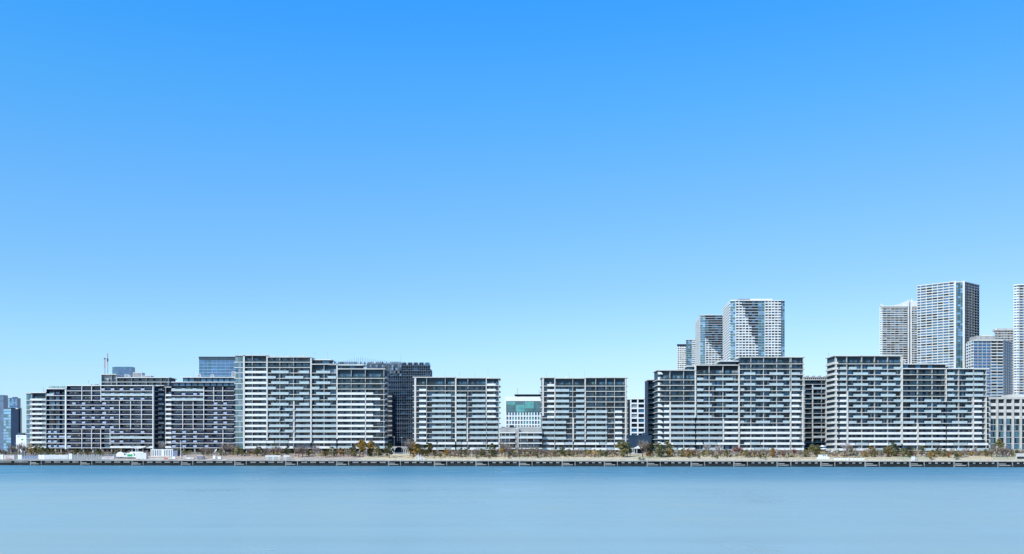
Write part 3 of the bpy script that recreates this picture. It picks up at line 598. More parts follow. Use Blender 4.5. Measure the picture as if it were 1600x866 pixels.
# ------------------------------------------------------------------ faces for the towers and offices
def tower_root(name, label, px, D, group=None, cat='tower'):
    return root(name, label, cat, (PX(px, D), D, GZ), group)
def facade(rt, P0, P1, z0, z1, pitch, bays, style, wins, spandrel=.45, pier=.16, m_='white_panel', glass=('glass_dark', 'glass_mid', 'glass_dark', 'curtain'), out=.7, cell=None, slab_m='soffit_grey', band=None, name='facade', ptop=None, pier_m=None):
    d = Vector((P1[0] - P0[0], P1[1] - P0[1])); Ln = d.length; u = d / Ln; nn = Vector((u[1], -u[0]))
    mb = MB(); n = int((z1 - z0) / pitch); ed = [Ln * b_ for b_ in bays]; bw = [b_ - a for a, b_ in zip(ed, ed[1:])]
    for k in range(n):
        za = z1 - (k + 1) * pitch; zb = za + pitch
        for j, (a, b_) in enumerate(zip(ed, ed[1:])):
            st = style if cell is None else cell(k, j, n)
            pw = min(pier * (b_ - a), .9)
            if st == 'grid':
                mb.obox(P0, u, nn, a + .005, b_ - .005, -.1, out, za, za + pitch * spandrel, m_)
                mb.obox(P0, u, nn, a, a + pw, -.1, out + .06, za + .01, zb - .01, pier_m or m_)
                wins.append((P0, u, nn, a + pw, b_, za + pitch * spandrel, zb, glass, k))
            elif st == 'dark':
                mb.obox(P0, u, nn, a, b_, -.1, out * .55, za, za + pitch * .22, slab_m)
                mb.obox(P0, u, nn, a, a + pw * .7, -.1, out * .35, za + pitch * .22, zb, 'frame_dark')
                wins.append((P0, u, nn, a + pw, b_, za + pitch * .26, zb, ('glass_dark', 'glass_mid', 'glass_dark'), k))
            elif st == 'glass':
                mb.obox(P0, u, nn, a, b_, -.1, .12, za, za + pitch * .16, band or 'frame_grey')
                mb.obox(P0, u, nn, a, a + .16, -.1, .14, za + .01, zb - .01, 'frame_grey')
                wins.append((P0, u, nn, a + .1, b_ - .05, za + pitch * .16, zb, ('glass_teal', 'glass_mid', 'glass_teal', 'glass_paleblue') if glass[0] == 'glass_dark' else glass, k))
            elif st == 'solid':
                mb.obox(P0, u, nn, a, b_, -.1, out, za, zb, m_)
            elif st == 'bands':                         # continuous balcony bands
                mb.obox(P0, u, nn, a, b_, -.1, out, za, za + pitch * spandrel, m_)
                if pw > .05: mb.obox(P0, u, nn, a, a + pw, -.1, out * .7, za + pitch * spandrel, zb, pier_m or m_)
                wins.append((P0, u, nn, a + pw, b_, za + pitch * spandrel, zb, glass, k))
    # the lowest remainder
    zl = z1 - n * pitch
    if zl - z0 > .2: mb.obox(P0, u, nn, 0, Ln, -.1, out * .5, z0, zl, m_)
    if ptop: mb.obox(P0, u, nn, -.2, Ln + .2, -.4, out + .25, z1, z1 + ptop, m_)
    part(name, mb, rt)
def flush_windows(rt, wins, cap=100):
    wins.sort(key=lambda q: q[8] + random.random() * .5); rest = MB()
    for i, (P0, u, nn, a, b_, za, zb, gl, k) in enumerate(wins):
        mb = MB() if i < cap else rest
        mb.obox(P0, u, nn, a, b_, -.04, .05 + .004 * (i % 3), za - .03, zb + .01, random.choice(gl))
        if i < cap: part('window', mb, rt)
    if rest.v: part('lower_windows', rest, rt, 'stuff')
def even(n): return [i / n for i in range(n + 1)]
def core(rt, pts, z1, m_='wall_dark', z0=GZ - .5):
    mb = MB(); mb.prism(pts, z0, z1, m_); part('wall', mb, rt)
def inset(pts, c, f=.995): return [(c[0] + (x - c[0]) * f, c[1] + (y - c[1]) * f) for x, y in pts]
def P(px, D): return (PX(px, D), D)

# T3, T2: white towers with the diagonal dark slash
def slash_tower(label, D, pxs, ytop, yback, pitch, xb_at, dark_end, group, crown):
    a, b_, c, d, e = pxs                                # back left, corner, glass end, front end, right glass end
    rt = tower_root('residential_tower', label, (a + e) / 2, D, group); zt = PZ(ytop, D); wins = []
    Db = D * (HY - ytop) / (HY - yback)
    A, B_, C_, D_, E_ = P(a, Db), P(b_, D + 1.5), P(c, D), P(d, D), P(e, D + 1.5)
    back = (E_[0], Db)
    core(rt, [B_, C_, D_, E_, back, A], zt - .1)
    facade(rt, A, B_, GZ, zt, pitch, even(7), 'bands', wins, spandrel=.62, pier=.12)
    facade(rt, B_, C_, GZ, zt, pitch, even(2), 'glass', wins)
    nb = max(3, round((d - c) / 9.0))
    def cell(k, j, n):
        y = ytop + (k + .5) * pitch * F / D; xc = c + (d - c) * (j + .5) / (nb)
        lo = xb_at(y); hi = dark_end
        return 'dark' if lo < xc < hi else 'grid'
    fine = max(4, round((d - c) / 5.2))
    def cell2(k, j, n):
        y = ytop + (k + .5) * pitch * F / D; xc = c + (d - c) * (j + .5) / fine
        return 'dark' if xb_at(y) < xc < dark_end else ('glass' if dark_end <= xc < dark_end + (d - c) * .12 else 'grid')
    facade(rt, C_, D_, GZ, zt, pitch, even(fine), 'grid', wins, spandrel=.42, pier=.16, cell=cell2, out=.9)
    facade(rt, D_, E_, GZ, zt, pitch, even(2), 'glass', wins)
    mb = MB(); mb.prism([(B_[0], B_[1] - .9), (C_[0], C_[1] - 1.2), (D_[0], D_[1] - 1.2), (E_[0] + .3, E_[1] - .9), back, (A[0] - .6, A[1])], zt, zt + .9, 'white_panel'); part('roof', mb, rt)
    for (x0, x1, y0, m_) in crown:
        mb = MB(); mb.box(PX(x0, D), PX(x1, D), D + 6, D + 20, zt + .8, PZ(y0, D), m_); part('rooftop_plant', mb, rt)
    flush_windows(rt, wins); return rt
TG = 'white twin towers behind the long block'
slash_tower('largest white residential tower with a dark diagonal slash down its gridded front', 1160, (1130, 1141, 1149, 1220, 1226), 470.5, 483, 3.28,
            lambda y: 1158 + (y - 470) / 85 * 29 if y < 640 else 1190, 1186, TG, [(1156, 1174, 465.5, 'roof_grey'), (1174, 1209, 465.8, 'white_panel'), (1144, 1156, 467.5, 'white_panel')])
slash_tower('middle white tower with a dark diagonal slash, half hidden by the largest white tower', 1350, (1087, 1094, 1102, 1136, 1143), 493, 505, 3.25,
            lambda y: 1102 if y < 525 else 1102 + (y - 525) / 36 * 26, 1131, TG, [(1096, 1105, 490.5, 'roof_grey'), (1108, 1130, 491.5, 'white_panel')])
# T1 lower white tower
D = 1500; rt = tower_root('residential_tower', 'lowest of the white towers, with a dark roof edge, furthest left of the three', 1075, D, TG); wins = []
z1 = PZ(541, D); core(rt, [P(1058, D), P(1072, D), P(1072, D + 40), P(1058, D + 40)], z1 - .1); core(rt, [P(1072, D - 6), P(1090, D - 6), P(1090, D + 36), P(1072, D + 36)], PZ(532, D))
facade(rt, P(1058, D), P(1072, D), GZ, z1, 3.3, even(4), 'grid', wins, spandrel=.55, pier=.3); facade(rt, P(1072.2, D - 6), P(1081, D - 6), GZ, PZ(532, D), 3.3, even(3), 'glass', wins); facade(rt, P(1081, D - 6), P(1090, D - 6), GZ, PZ(532, D), 3.3, even(3), 'grid', wins, spandrel=.5)
mb = MB(); mb.prism([P(1057.8, D - .8), P(1072, D - .8), P(1072, D + 40), P(1057.8, D + 40)], z1, z1 + 3.0, 'wall_navy'); mb.prism([P(1071.8, D - 6.8), P(1090, D - 6.8), P(1090, D + 36), P(1071.8, D + 36)], PZ(532, D), PZ(531, D), 'white_panel'); part('roof', mb, rt); flush_windows(rt, wins)
# T4 concave roof tower
D = 1390; G2 = 'high rise towers behind the right block'
rt = tower_root('residential_tower', 'white banded residential tower with a swooping concave roofline and horned corners', 1404, D, G2); wins = []
z1 = PZ(479, D); core(rt, [P(1376, D), P(1436, D), P(1436, D + 45), P(1376, D + 45)], z1 - .1); 
facade(rt, P(1374.5, D), P(1379, D - 3), GZ, z1, 3.25, even(2), 'bands', wins, spandrel=.5, glass=('glass_paleblue', 'glass_teal')); facade(rt, P(1379, D - 3), P(1417, D - 3), GZ, z1, 3.25, even(6), 'bands', wins, spandrel=.38, pier=.06, out=.8, m_='pale_slab'); facade(rt, P(1422.5, D - 3), P(1438, D - 3), GZ, z1, 3.25, even(3), 'bands', wins, spandrel=.38, pier=.1, out=.8, m_='pale_slab')
mb = MB()
for x0, x1 in ((1417, 1418.6), (1421.4, 1423)): mb.box(PX(x0, D), PX(x1, D), D - 4.4, D + 1, GZ, PZ(470, D), 'white_panel')
part('pier', mb, rt)
mb = MB(); q = [(1374.4, 475), (1376, 476.5), (1379, 478), (1386, 478.6), (1394, 478), (1402, 476.3), (1410, 473.3), (1416, 470.2), (1418.4, 468.8)]
for (a, ya), (b_, yb) in zip(q, q[1:]): mb.hexa([(PX(a, D), D - 4.6, z1 - 1), (PX(b_, D), D - 4.6, z1 - 1), (PX(b_, D), D - 3.6, z1 - 1), (PX(a, D), D - 3.6, z1 - 1), (PX(a, D), D - 4.6, PZ(ya, D)), (PX(b_, D), D - 4.6, PZ(yb, D)), (PX(b_, D), D - 3.6, PZ(yb, D)), (PX(a, D), D - 3.6, PZ(ya, D))], 'white_panel')
q = [(1422, 468), (1424.5, 470.5), (1430, 472), (1438, 471)]
for (a, ya), (b_, yb) in zip(q, q[1:]): mb.hexa([(PX(a, D), D - 4.6, z1 - 1), (PX(b_, D), D - 4.6, z1 - 1), (PX(b_, D), D - 3.6, z1 - 1), (PX(a, D), D - 3.6, z1 - 1), (PX(a, D), D - 4.6, PZ(ya, D)), (PX(b_, D), D - 4.6, PZ(yb, D)), (PX(b_, D), D - 3.6, PZ(yb, D)), (PX(a, D), D - 3.6, PZ(ya, D))], 'white_panel')
part('parapet', mb, rt); flush_windows(rt, wins)
# T5 tallest tower, corner on
D = 1120; rt = tower_root('residential_tower', 'tallest tower, seen corner on, with sunlit left face and dark right face', 1482, D, G2); wins = []
zt = PZ(441, D); A, B_, C_, E_ = P(1433, D * 1.026), P(1492, D), P(1505, D), P(1530, D * 1.022)
core(rt, [A, B_, C_, E_, P(1512, D * 1.06), P(1448, D * 1.06)], zt - .1)
facade(rt, A, B_, GZ, zt, 3.17, [0, .09, .24, .40, .54, .69, .84, 1], 'bands', wins, spandrel=.34, pier=.17, m_='pale_slab', pier_m='fin_grey', out=.7, ptop=1.0, glass=('glass_navy', 'glass_dark', 'glass_navy', 'glass_blue'))
facade(rt, B_, C_, GZ, zt - .5, 3.17, even(3), 'glass', wins, band='frame_dark', ptop=.6)
facade(rt, C_, E_, GZ, zt, 3.17, even(6), 'bands', wins, spandrel=.2, pier=.1, m_='fin_grey', out=.6, ptop=1.0, glass=('glass_dark',))  # shade of the right face put into darker slab and glass colours
mb = MB(); mb.box(PX(1491, D) - .5, PX(1493, D), D - 1.6, D + .5, GZ, zt + 1.3, 'white_panel'); mb.box(PX(1504, D), PX(1506, D) + .4, D - 1.6, D + .5, GZ, zt + 1.3, 'white_panel'); part('pier', mb, rt)
mb = MB(); mb.prism(inset([A, B_, C_, E_, P(1512, D * 1.06), P(1448, D * 1.06)], P(1482, D * 1.02), .99), zt, zt + .7, 'pale_slab'); part('roof', mb, rt); flush_windows(rt, wins)
# T6 blue glazed tower
D = 1040; rt = tower_root('residential_tower', 'shorter tower with blue glazed bays and a dark right flank at the far right', 1545, D, G2); wins = []
zt = PZ(533, D); pts = [P(1510, D * 1.02), P(1521, D), P(1548, D), P(1567, D), P(1581, D * 1.025), P(1575, D * 1.05), P(1515, D * 1.05)]
core(rt, pts, zt - .1)
facade(rt, pts[0], pts[1], GZ, zt, 3.3, even(3), 'bands', wins, spandrel=.42, pier=.1); facade(rt, pts[1], pts[2], GZ, zt, 3.3, even(4), 'bands', wins, spandrel=.16, pier=.06, glass=('glass_blue', 'glass_navy', 'glass_navy', 'glass_blue'), out=.4, m_='pale_slab')
facade(rt, pts[2], pts[3], GZ, zt, 3.3, even(2), 'bands', wins, spandrel=.32, pier=.06, out=.5, m_='pale_slab', glass=('glass_navy', 'glass_dark')); facade(rt, pts[3], pts[4], GZ, zt, 3.3, even(4), 'bands', wins, spandrel=.18, pier=.1, m_='fin_grey', glass=('glass_dark',), out=.4)
mb = MB(); mb.prism([(x, y - 1.2) for x, y in pts[:5]] + pts[5:], zt, zt + 1.4, 'pale_slab'); part('roof', mb, rt)
mb = MB(); mb.box(PX(1530, D), PX(1560, D), D + 6, D + 22, zt + 1.3, PZ(524, D), 'concrete'); mb.box(PX(1540, D), PX(1556, D), D + 8, D + 16, PZ(524, D), PZ(522.5, D), 'white_panel'); part('rooftop_plant', mb, rt); flush_windows(rt, wins)
# T7 beige tower behind, T8 at the frame edge
D = 1300; rt = tower_root('residential_tower', 'beige tower mostly hidden behind the blue glazed tower at the right', 1572, D, G2); wins = []
zt = PZ(517, D); core(rt, [P(1554, D), P(1592, D), P(1592, D + 30), P(1554, D + 30)], zt - .1)
facade(rt, P(1554, D), P(1592, D), GZ, zt, 3.3, even(8), 'bands', wins, spandrel=.5, m_='concrete_light'); mb = MB(); mb.prism([P(1553.5, D - 1.4), P(1592, D - 1.4), P(1592, D + 30), P(1553.5, D + 30)], zt, zt + 1, 'concrete_light'); part('roof', mb, rt)
mb = MB(); mb.box(PX(1562, D), PX(1588, D), D + 4, D + 20, zt + .9, PZ(512.5, D), 'concrete_light'); mb.box(PX(1558, D), PX(1560, D), D + 4, D + 6, zt + .9, PZ(512.8, D), 'white_panel'); part('rooftop_plant', mb, rt); flush_windows(rt, wins)
D = 1150; rt = tower_root('residential_tower', 'tall white banded tower cut off by the right edge of the picture', 1606, D, G2); wins = []
zt = PZ(447, D); core(rt, [P(1584, D), P(1630, D - 6), P(1640, D + 30), P(1588, D + 40)], zt - .1)
facade(rt, P(1584, D), P(1592, D - 4), GZ, zt, 3.2, even(2), 'bands', wins, spandrel=.5, glass=('glass_paleblue', 'glass_mid')); facade(rt, P(1592, D - 4), P(1630, D - 6), GZ, zt, 3.2, even(6), 'bands', wins, spandrel=.36, pier=.1, m_='pale_slab', glass=('glass_dark', 'glass_blue', 'glass_mid'))
mb = MB(); mb.prism([P(1583.5, D - 1), P(1592, D - 6), P(1631, D - 8), P(1641, D + 30), P(1588, D + 40)], zt, zt + 1.2, 'white_panel'); part('roof', mb, rt); flush_windows(rt, wins)

# ------------------------------------------------------------------ other buildings
# bldg with teal glass band
D = 800; rt = tower_root('office_building', 'white framed office building with a large teal glass band, behind the low terraces', 820, D, cat='office building'); wins = []
X0, X1 = PX(789, D), PX(852, D); core(rt, [(X0 + .3, D), (X1, D), (X1, D + 30), (X0 + 1, D + 30)], PZ(620, D))
mb = MB(); mb.box(X0, X1, D - 1, D + 30, PZ(627, D), PZ(620, D), 'white_paint'); mb.box(X0, X0 + 1.0, D - 1, D + 2, GZ, PZ(627, D), 'white_paint'); part('frame', mb, rt)
for i in range(4):
    for k in range(3):
        a = PX(791 + i * 14.5, D); b_ = PX(791 + (i + 1) * 14.5, D) - .15; z = PZ(644 - k * 5.6, D); mb = MB(); mb.box(a, b_, D - .5, D + .05, z + .08, PZ(644 - (k + 1) * 5.6, D), random.choice(['glass_green', 'glass_green', 'glass_teal'])); part('glass_band', mb, rt)
facade(rt, (PX(790, D), D), (X1, D), PZ(700, D), PZ(644.5, D), 3.6, even(14), 'grid', wins, spandrel=.28, pier=.35, m_='white_paint', glass=('glass_green', 'glass_teal', 'glass_mid'), out=.8)
mb = MB(); mb.box(PX(806, D), X1, D + 4, D + 18, PZ(620, D) - .1, PZ(617, D), 'wall_grey'); mb.box(PX(804, D), X1, D + 2, D + 20, PZ(617, D), PZ(616, D), 'frame_dark'); part('rooftop_plant', mb, rt)
antenna(rt, 808.5, D, 617, 606, r=.25, crosses=3); antenna(rt, 843, D, 617, 608, r=.25, crosses=2); flush_windows(rt, wins)
# low grey terraces
D = 555; rt = tower_root('terrace_block', 'low grey terraced block of four storeys between the two twelve storey blocks', 814, D, cat='terrace block'); wins = []
for (xa, xb, yt) in ((781, 805, 676), (811, 847, 676)):
    for k in range(4):
        z = PZ(700.5 - k * 8.2, D); mb = MB(); mb.box(PX(xa, D), PX(xb, D), D - .2 * k * 0, D + 12, z - .45, z + .15, 'white_panel'); part('floor_slab', mb, rt)
        if k < 3:
            mb = MB(); mb.box(PX(xa + 2, D), PX(xb - 1, D), D + 2, D + 12, z + .1, z + 2.9, 'wall_dark'); part('wall', mb, rt)
            mb = MB(); mb.box(PX(xa + 1, D), PX(xb - .5, D), D + .05, D + .12, z + .1, z + 1.05, 'rail_clear' if k != 2 else 'rail_aqua'); part('glass_railing', mb, rt)
            for j in range(3):
                a = xa + 3 + (xb - xa - 5) * j / 3; mb = MB(); mb.box(PX(a, D), PX(a + (xb - xa) * .22, D), D + 1.9, D + 1.98, z + .2, z + 2.4, random.choice(['glass_mid', 'curtain', 'glass_dark'])); part('window', mb, rt)
                mb = MB(); mb.box(PX(a - .8, D) - .1, PX(a - .8, D) + .15, D + .3, D + .6, z, z + 2.8, 'concrete_light'); part('column', mb, rt)
    mb = MB(); mb.box(PX(xa, D), PX(xb, D), D + 3, D + 12, PZ(676, D) - .1, PZ(668, D), 'concrete'); part('roof', mb, rt)
mb = MB(); mb.box(PX(805, D), PX(811, D), D + 1, D + 12, GZ - .5, PZ(670, D), 'concrete'); mb.box(PX(781, D), PX(847, D), D + 5, D + 13, GZ - .5, PZ(672, D), 'wall_dark'); part('stair_core', mb, rt)
mb = MB(); mb.box(PX(796, D), PX(803, D), D + 5, D + 8, PZ(668, D), PZ(664, D), 'wall_dark'); mb.box(PX(783, D), PX(846, D), D + 9, D + 10, PZ(668, D), PZ(666.4, D), 'concrete_light'); part('rooftop_unit', mb, rt)
# white grid building
D = 700; rt = tower_root('school_building', 'white building with a grid of square dark openings beside the lone twelve storey block', 996, D, cat='building'); wins = []
core(rt, [P(980, D), P(1030, D), P(1030, D + 15), P(980, D + 15)], PZ(625, D)); facade(rt, P(984.5, D), P(1028, D), GZ, PZ(624.2, D), 3.55, even(4), 'grid', wins, spandrel=.3, pier=.3, m_='white_paint', out=.9, ptop=.8)
facade(rt, P(979, D + 1), P(984, D + 1), GZ, PZ(624.2, D), 3.55, even(1), 'grid', wins, spandrel=.5, m_='pale_slab', out=.4); flush_windows(rt, wins)
# blue grey low hall
D = 600; mb = MB(); mb.box(PX(979, D), PX(1018, D), D, D + 20, GZ - .5, PZ(681, D), 'hall_blue'); mb.box(PX(978.5, D), PX(1018.5, D), D - .3, D + 20.3, PZ(681, D), PZ(680, D), 'hall_blue')
for i in range(4): mb.box(PX(982 + i * 9, D), PX(986 + i * 9, D), D - .08, D + .1, GZ, PZ(700, D), 'wall_dark')
mb.box(PX(1006, D), PX(1012, D), D + 4, D + 9, PZ(680, D), PZ(676, D), 'hall_blue'); solo('hall', mb, 'plain blue grey low hall behind the small white pavilion', 'hall')
# dark blocks behind
Kb = apartment('apartment_block', 'dark apartment block set back in the gap between the two long right blocks', [
    dict(x=(1257, 1297), top=594, bays=[1270, 1284], wall='wall_dark', slab='soffit_grey', fin='concrete', rails=[(500, 710, A_((1258, 1269, 'd'), (1270, 1289, 'f')), A_((1258, 1269, 'd'), (1270, 1289, 'd')))], piers=[(1291, 596, 700, 1.0), (1270, 600, 700, 1.0)]),
], 625, ybase=699, pitch=7.6)
mb = MB()
for i in range(12): mb.box(PX(1258 + i * 3.2, 625), PX(1259 + i * 3.2, 625), 627, 630, PZ(594, 625), PZ(588.5 - (i % 3), 625), 'concrete')
mb.box(PX(1258, 625), PX(1296, 625), 627, 631, PZ(589.5, 625), PZ(588.5, 625), 'pale_slab'); part('roof_screen', mb, Kb)
Zb = apartment('apartment_block', 'narrow dark strip of apartment block left of the block with three roof steps', [
    dict(x=(1012.5, 1030), top=594, bays=[1021], wall='wall_navy', slab='wall_grey', fin='wall_dark', rails=[(500, 710, A_((1013, 1030, 'd')), A_((1013, 1030, 'd')))]),
], 610, ybase=700, pitch=7.75)
# office grid at right
D = 560; rt = tower_root('office_building', 'office building with tall white vertical piers at the right edge of the waterfront', 1580, D, cat='office building'); wins = []
X0, X1 = PX(1543, D), PX(1660, D); core(rt, [(X0, D), (X1, D), (X1, D + 20), (X0, D + 20)], PZ(623, D))
n_ = 9; 
mb = MB(); mb.box(X0 - .2, X1, D - 1.2, D + 20, PZ(624, D), PZ(620.5, D), 'concrete_light'); mb.box(PX(1584, D), X1, D + 2, D + 14, PZ(621, D), PZ(616, D), 'pale_slab'); part('roof', mb, rt)
for i in range(10):
    x = PX(1543.5 + i * 12.3, D); mb = MB(); mb.box(x - .1, x + 1.0, D - 1.1, D + .2, GZ - .3, PZ(624, D), 'concrete_light'); part('pier', mb, rt)
for i in range(9):
    a = PX(1543.5 + i * 12.3, D) + 1.02; b_ = PX(1543.5 + (i + 1) * 12.3, D) - .12
    for k in range(8):
        yb = 704 - k * 9.9; z = PZ(yb, D); zt_ = PZ(yb - 9.9, D); mb = MB()
        nn = 4
        for q in range(nn): mb.box(a + (b_ - a) * q / nn + .04, a + (b_ - a) * (q + 1) / nn - .04, D - .15, D + .05, z + .4 + .25 * (k % 2), min(zt_ - .1, PZ(624.5, D)), random.choice(['glass_dark', 'glass_mid', 'glass_teal'] if k < 5 else ['glass_dark']))
        w = part('window', mb, rt)
        mb = MB(); hgt = .4 if k < 5 else 1.7
        mb.box(a, b_, D - .5, D + .04, z, z + hgt, 'soffit_grey' if k < 5 else 'pale_slab'); link('sill', mb.mesh('sill', rt.location), w)
# far left towers
def slab_tower(name, label, faces, D, ytop, m_, pitch=3.6, cap='frame_dark', group='distant glass towers at the far left', cat='tower', band='glass_navy', out=.1, backd=13):
    rt = tower_root(name, label, (faces[0][0] + faces[-1][1]) / 2, D, group, cat); zt = PZ(ytop, D); wins = []
    pts = [P(faces[0][0], D + faces[0][2])] + [P(f[1], D + f[3]) for f in faces]
    core(rt, pts + [(pts[-1][0], D + backd), (pts[0][0], D + backd)], zt, 'glass_navy')
    for (a, b_, d0, d1, nb, gl, bd, bh) in faces:
        facade(rt, P(a, D + d0), P(b_, D + d1), GZ, zt, pitch, even(nb), 'bands', wins, spandrel=bh, pier=.04, m_=bd, glass=gl, out=out)
    mb = MB(); mb.prism(pts + [(pts[-1][0], D + backd - .1), (pts[0][0], D + backd - .1)], zt, zt + 1.2, cap); part('roof', mb, rt)
    flush_windows(rt, wins); return rt
slab_tower('office_tower', 'deep blue glass tower cut off by the left edge of the picture', [(-14, 5.6, 0, 0, 4, ('glass_blue', 'glass_navy'), 'glass_blue', .3)], 1500, 618.5, '', cap='glass_blue')
rt = slab_tower('office_tower', 'pale blue glass tower with a notched crown behind the half shaded tower at far left', [(5.8, 15, 0, -4, 3, ('glass_paleblue',), 'glass_blue', .15), (15, 27, -4, 0, 4, ('glass_paleblue', 'glass_blue'), 'glass_paleblue', .2)], 1900, 623, '', cap='glass_blue')
mb = MB(); mb.box(PX(18, 1900), PX(22, 1900), 1903, 1915, PZ(623, 1900), PZ(620.5, 1900), 'glass_blue'); mb.box(PX(18, 1900), PX(25, 1900), 1903, 1906, PZ(621, 1900), PZ(620.4, 1900), 'wall_dark'); part('rooftop_plant', mb, rt)
rt = slab_tower('office_tower', 'glass tower at far left with pale sunlit left face and dark shaded right face', [(5.6, 17, 6, 0, 3, ('glass_paleblue', 'glass_teal', 'glass_paleblue'), 'glass_navy', .22), (17, 29, 0, 7, 5, ('glass_navy',), 'glass_navy', .2), (29, 31.5, 7, 9, 1, ('glass_dark',), 'wall_dark', .3)], 1200, 639, '')  # sunlit and shaded sides painted as pale and navy glass
mb = MB(); mb.box(PX(11, 1200), PX(20, 1200), 1206, 1212, PZ(639, 1200), PZ(637.5, 1200), 'wall_dark'); mb.box(PX(22, 1200), PX(25, 1200), 1204, 1208, PZ(639, 1200), PZ(637.6, 1200), 'white_panel'); part('rooftop_plant', mb, rt); antenna(rt, 31, 1200, 638, 634, r=.3)
D = 760; rt = tower_root('warehouse', 'white low building with a small blue and green sign left of the waterfront blocks', 33, D, cat='building')
mb = MB(); mb.box(PX(25, D), PX(46, D), D, D + 15, GZ - .5, PZ(680, D), 'white_paint'); part('wall', mb, rt); mb = MB(); mb.box(PX(25, D), PX(35, D), D + 2, D + 13, PZ(680, D), PZ(676.5, D), 'wall_grey'); mb.box(PX(37, D), PX(46, D), D + 2, D + 13, PZ(680, D), PZ(676.3, D), 'wall_dark'); part('roof', mb, rt)
mb = MB(); mb.box(PX(27.5, D), PX(29.5, D), D - .08, D - .02, PZ(683.3, D), PZ(682, D), 'sign_blue'); mb.box(PX(30.2, D), PX(36, D), D - .08, D - .02, PZ(683, D), PZ(682.4, D), 'rail_lilac'); mb.box(PX(33, D), PX(36.5, D), D - .08, D - .02, PZ(688, D), PZ(686, D), 'green_paint'); part('sign', mb, rt)
slab_tower('office_tower', 'dark blue glass office block peeking over the roof of the leftmost block', [(175.5, 181, 5, 0, 2, ('glass_teal', 'glass_blue'), 'glass_teal', .2), (181, 205.5, 0, 0, 6, ('glass_blue', 'glass_navy'), 'glass_blue', .25)], 1400, 574.5, '', cap='glass_navy', group='blue office towers behind the left blocks')
rt = slab_tower('office_tower', 'wide blue glass office tower with horizontal bands behind the dark fronted block', [(311, 372, 0, 0, 9, ('glass_blue', 'glass_navy', 'glass_blue'), 'glass_paleblue', .16)], 1250, 563, '', pitch=4.1, cap='glass_navy', group='blue office towers behind the left blocks')
mb = MB(); mb.box(PX(311, 1250), PX(372, 1250), 1249, 1262, PZ(561.5, 1250), PZ(558.4, 1250), 'wall_grey'); mb.box(PX(310.5, 1250), PX(373, 1250), 1248.5, 1262.5, PZ(558.4, 1250), PZ(557.6, 1250), 'frame_dark'); part('crown', mb, rt)
# masts
for px, y1, lab in ((163.7, 559.5, 'shorter thick red and white lattice mast behind the leftmost block'), (168.2, 552, 'taller thin red and white lattice mast behind the leftmost block')):
    D = 1300; mb = MB(); x = PX(px, D); z1 = PZ(y1, D); nseg = 9; zb = GZ
    for k in range(nseg):
        za = zb + (z1 - zb) * k / nseg; zc = zb + (z1 - zb) * (k + 1) / nseg; r = 1.5 * (1 - k / nseg * (.35 if y1 > 555 else .8)) * .6
        for sx_, sy_ in ((-1, -1), (1, -1), (1, 1), (-1, 1)): mb.tube((x + sx_ * r, D + sy_ * r, za), (x + sx_ * r, D + sy_ * r, zc), .14, .14, ('mast_red', 'rail_lilac')[k % 2], 4)
        for q in range(4):
            zz = za + (zc - za) * q / 4; z2 = za + (zc - za) * (q + 1) / 4
            mb.tube((x - r, D - r, zz), (x + r, D - r, z2), .1, .1, ('mast_red', 'rail_lilac')[k % 2], 4); mb.tube((x + r, D - r, zz), (x - r, D - r, z2), .1, .1, ('mast_red', 'rail_lilac')[k % 2], 4)
    zc = z1 - (1.5 if y1 > 555 else 11); mb.tube((x, D, zc), (x, D, zc + (1.2 if y1 > 555 else 4)), 1.3 if y1 > 555 else 1.0, 1.2 if y1 > 555 else .9, 'wall_grey', 8)
    solo('lattice_mast', mb, lab, 'mast', 'lattice masts')

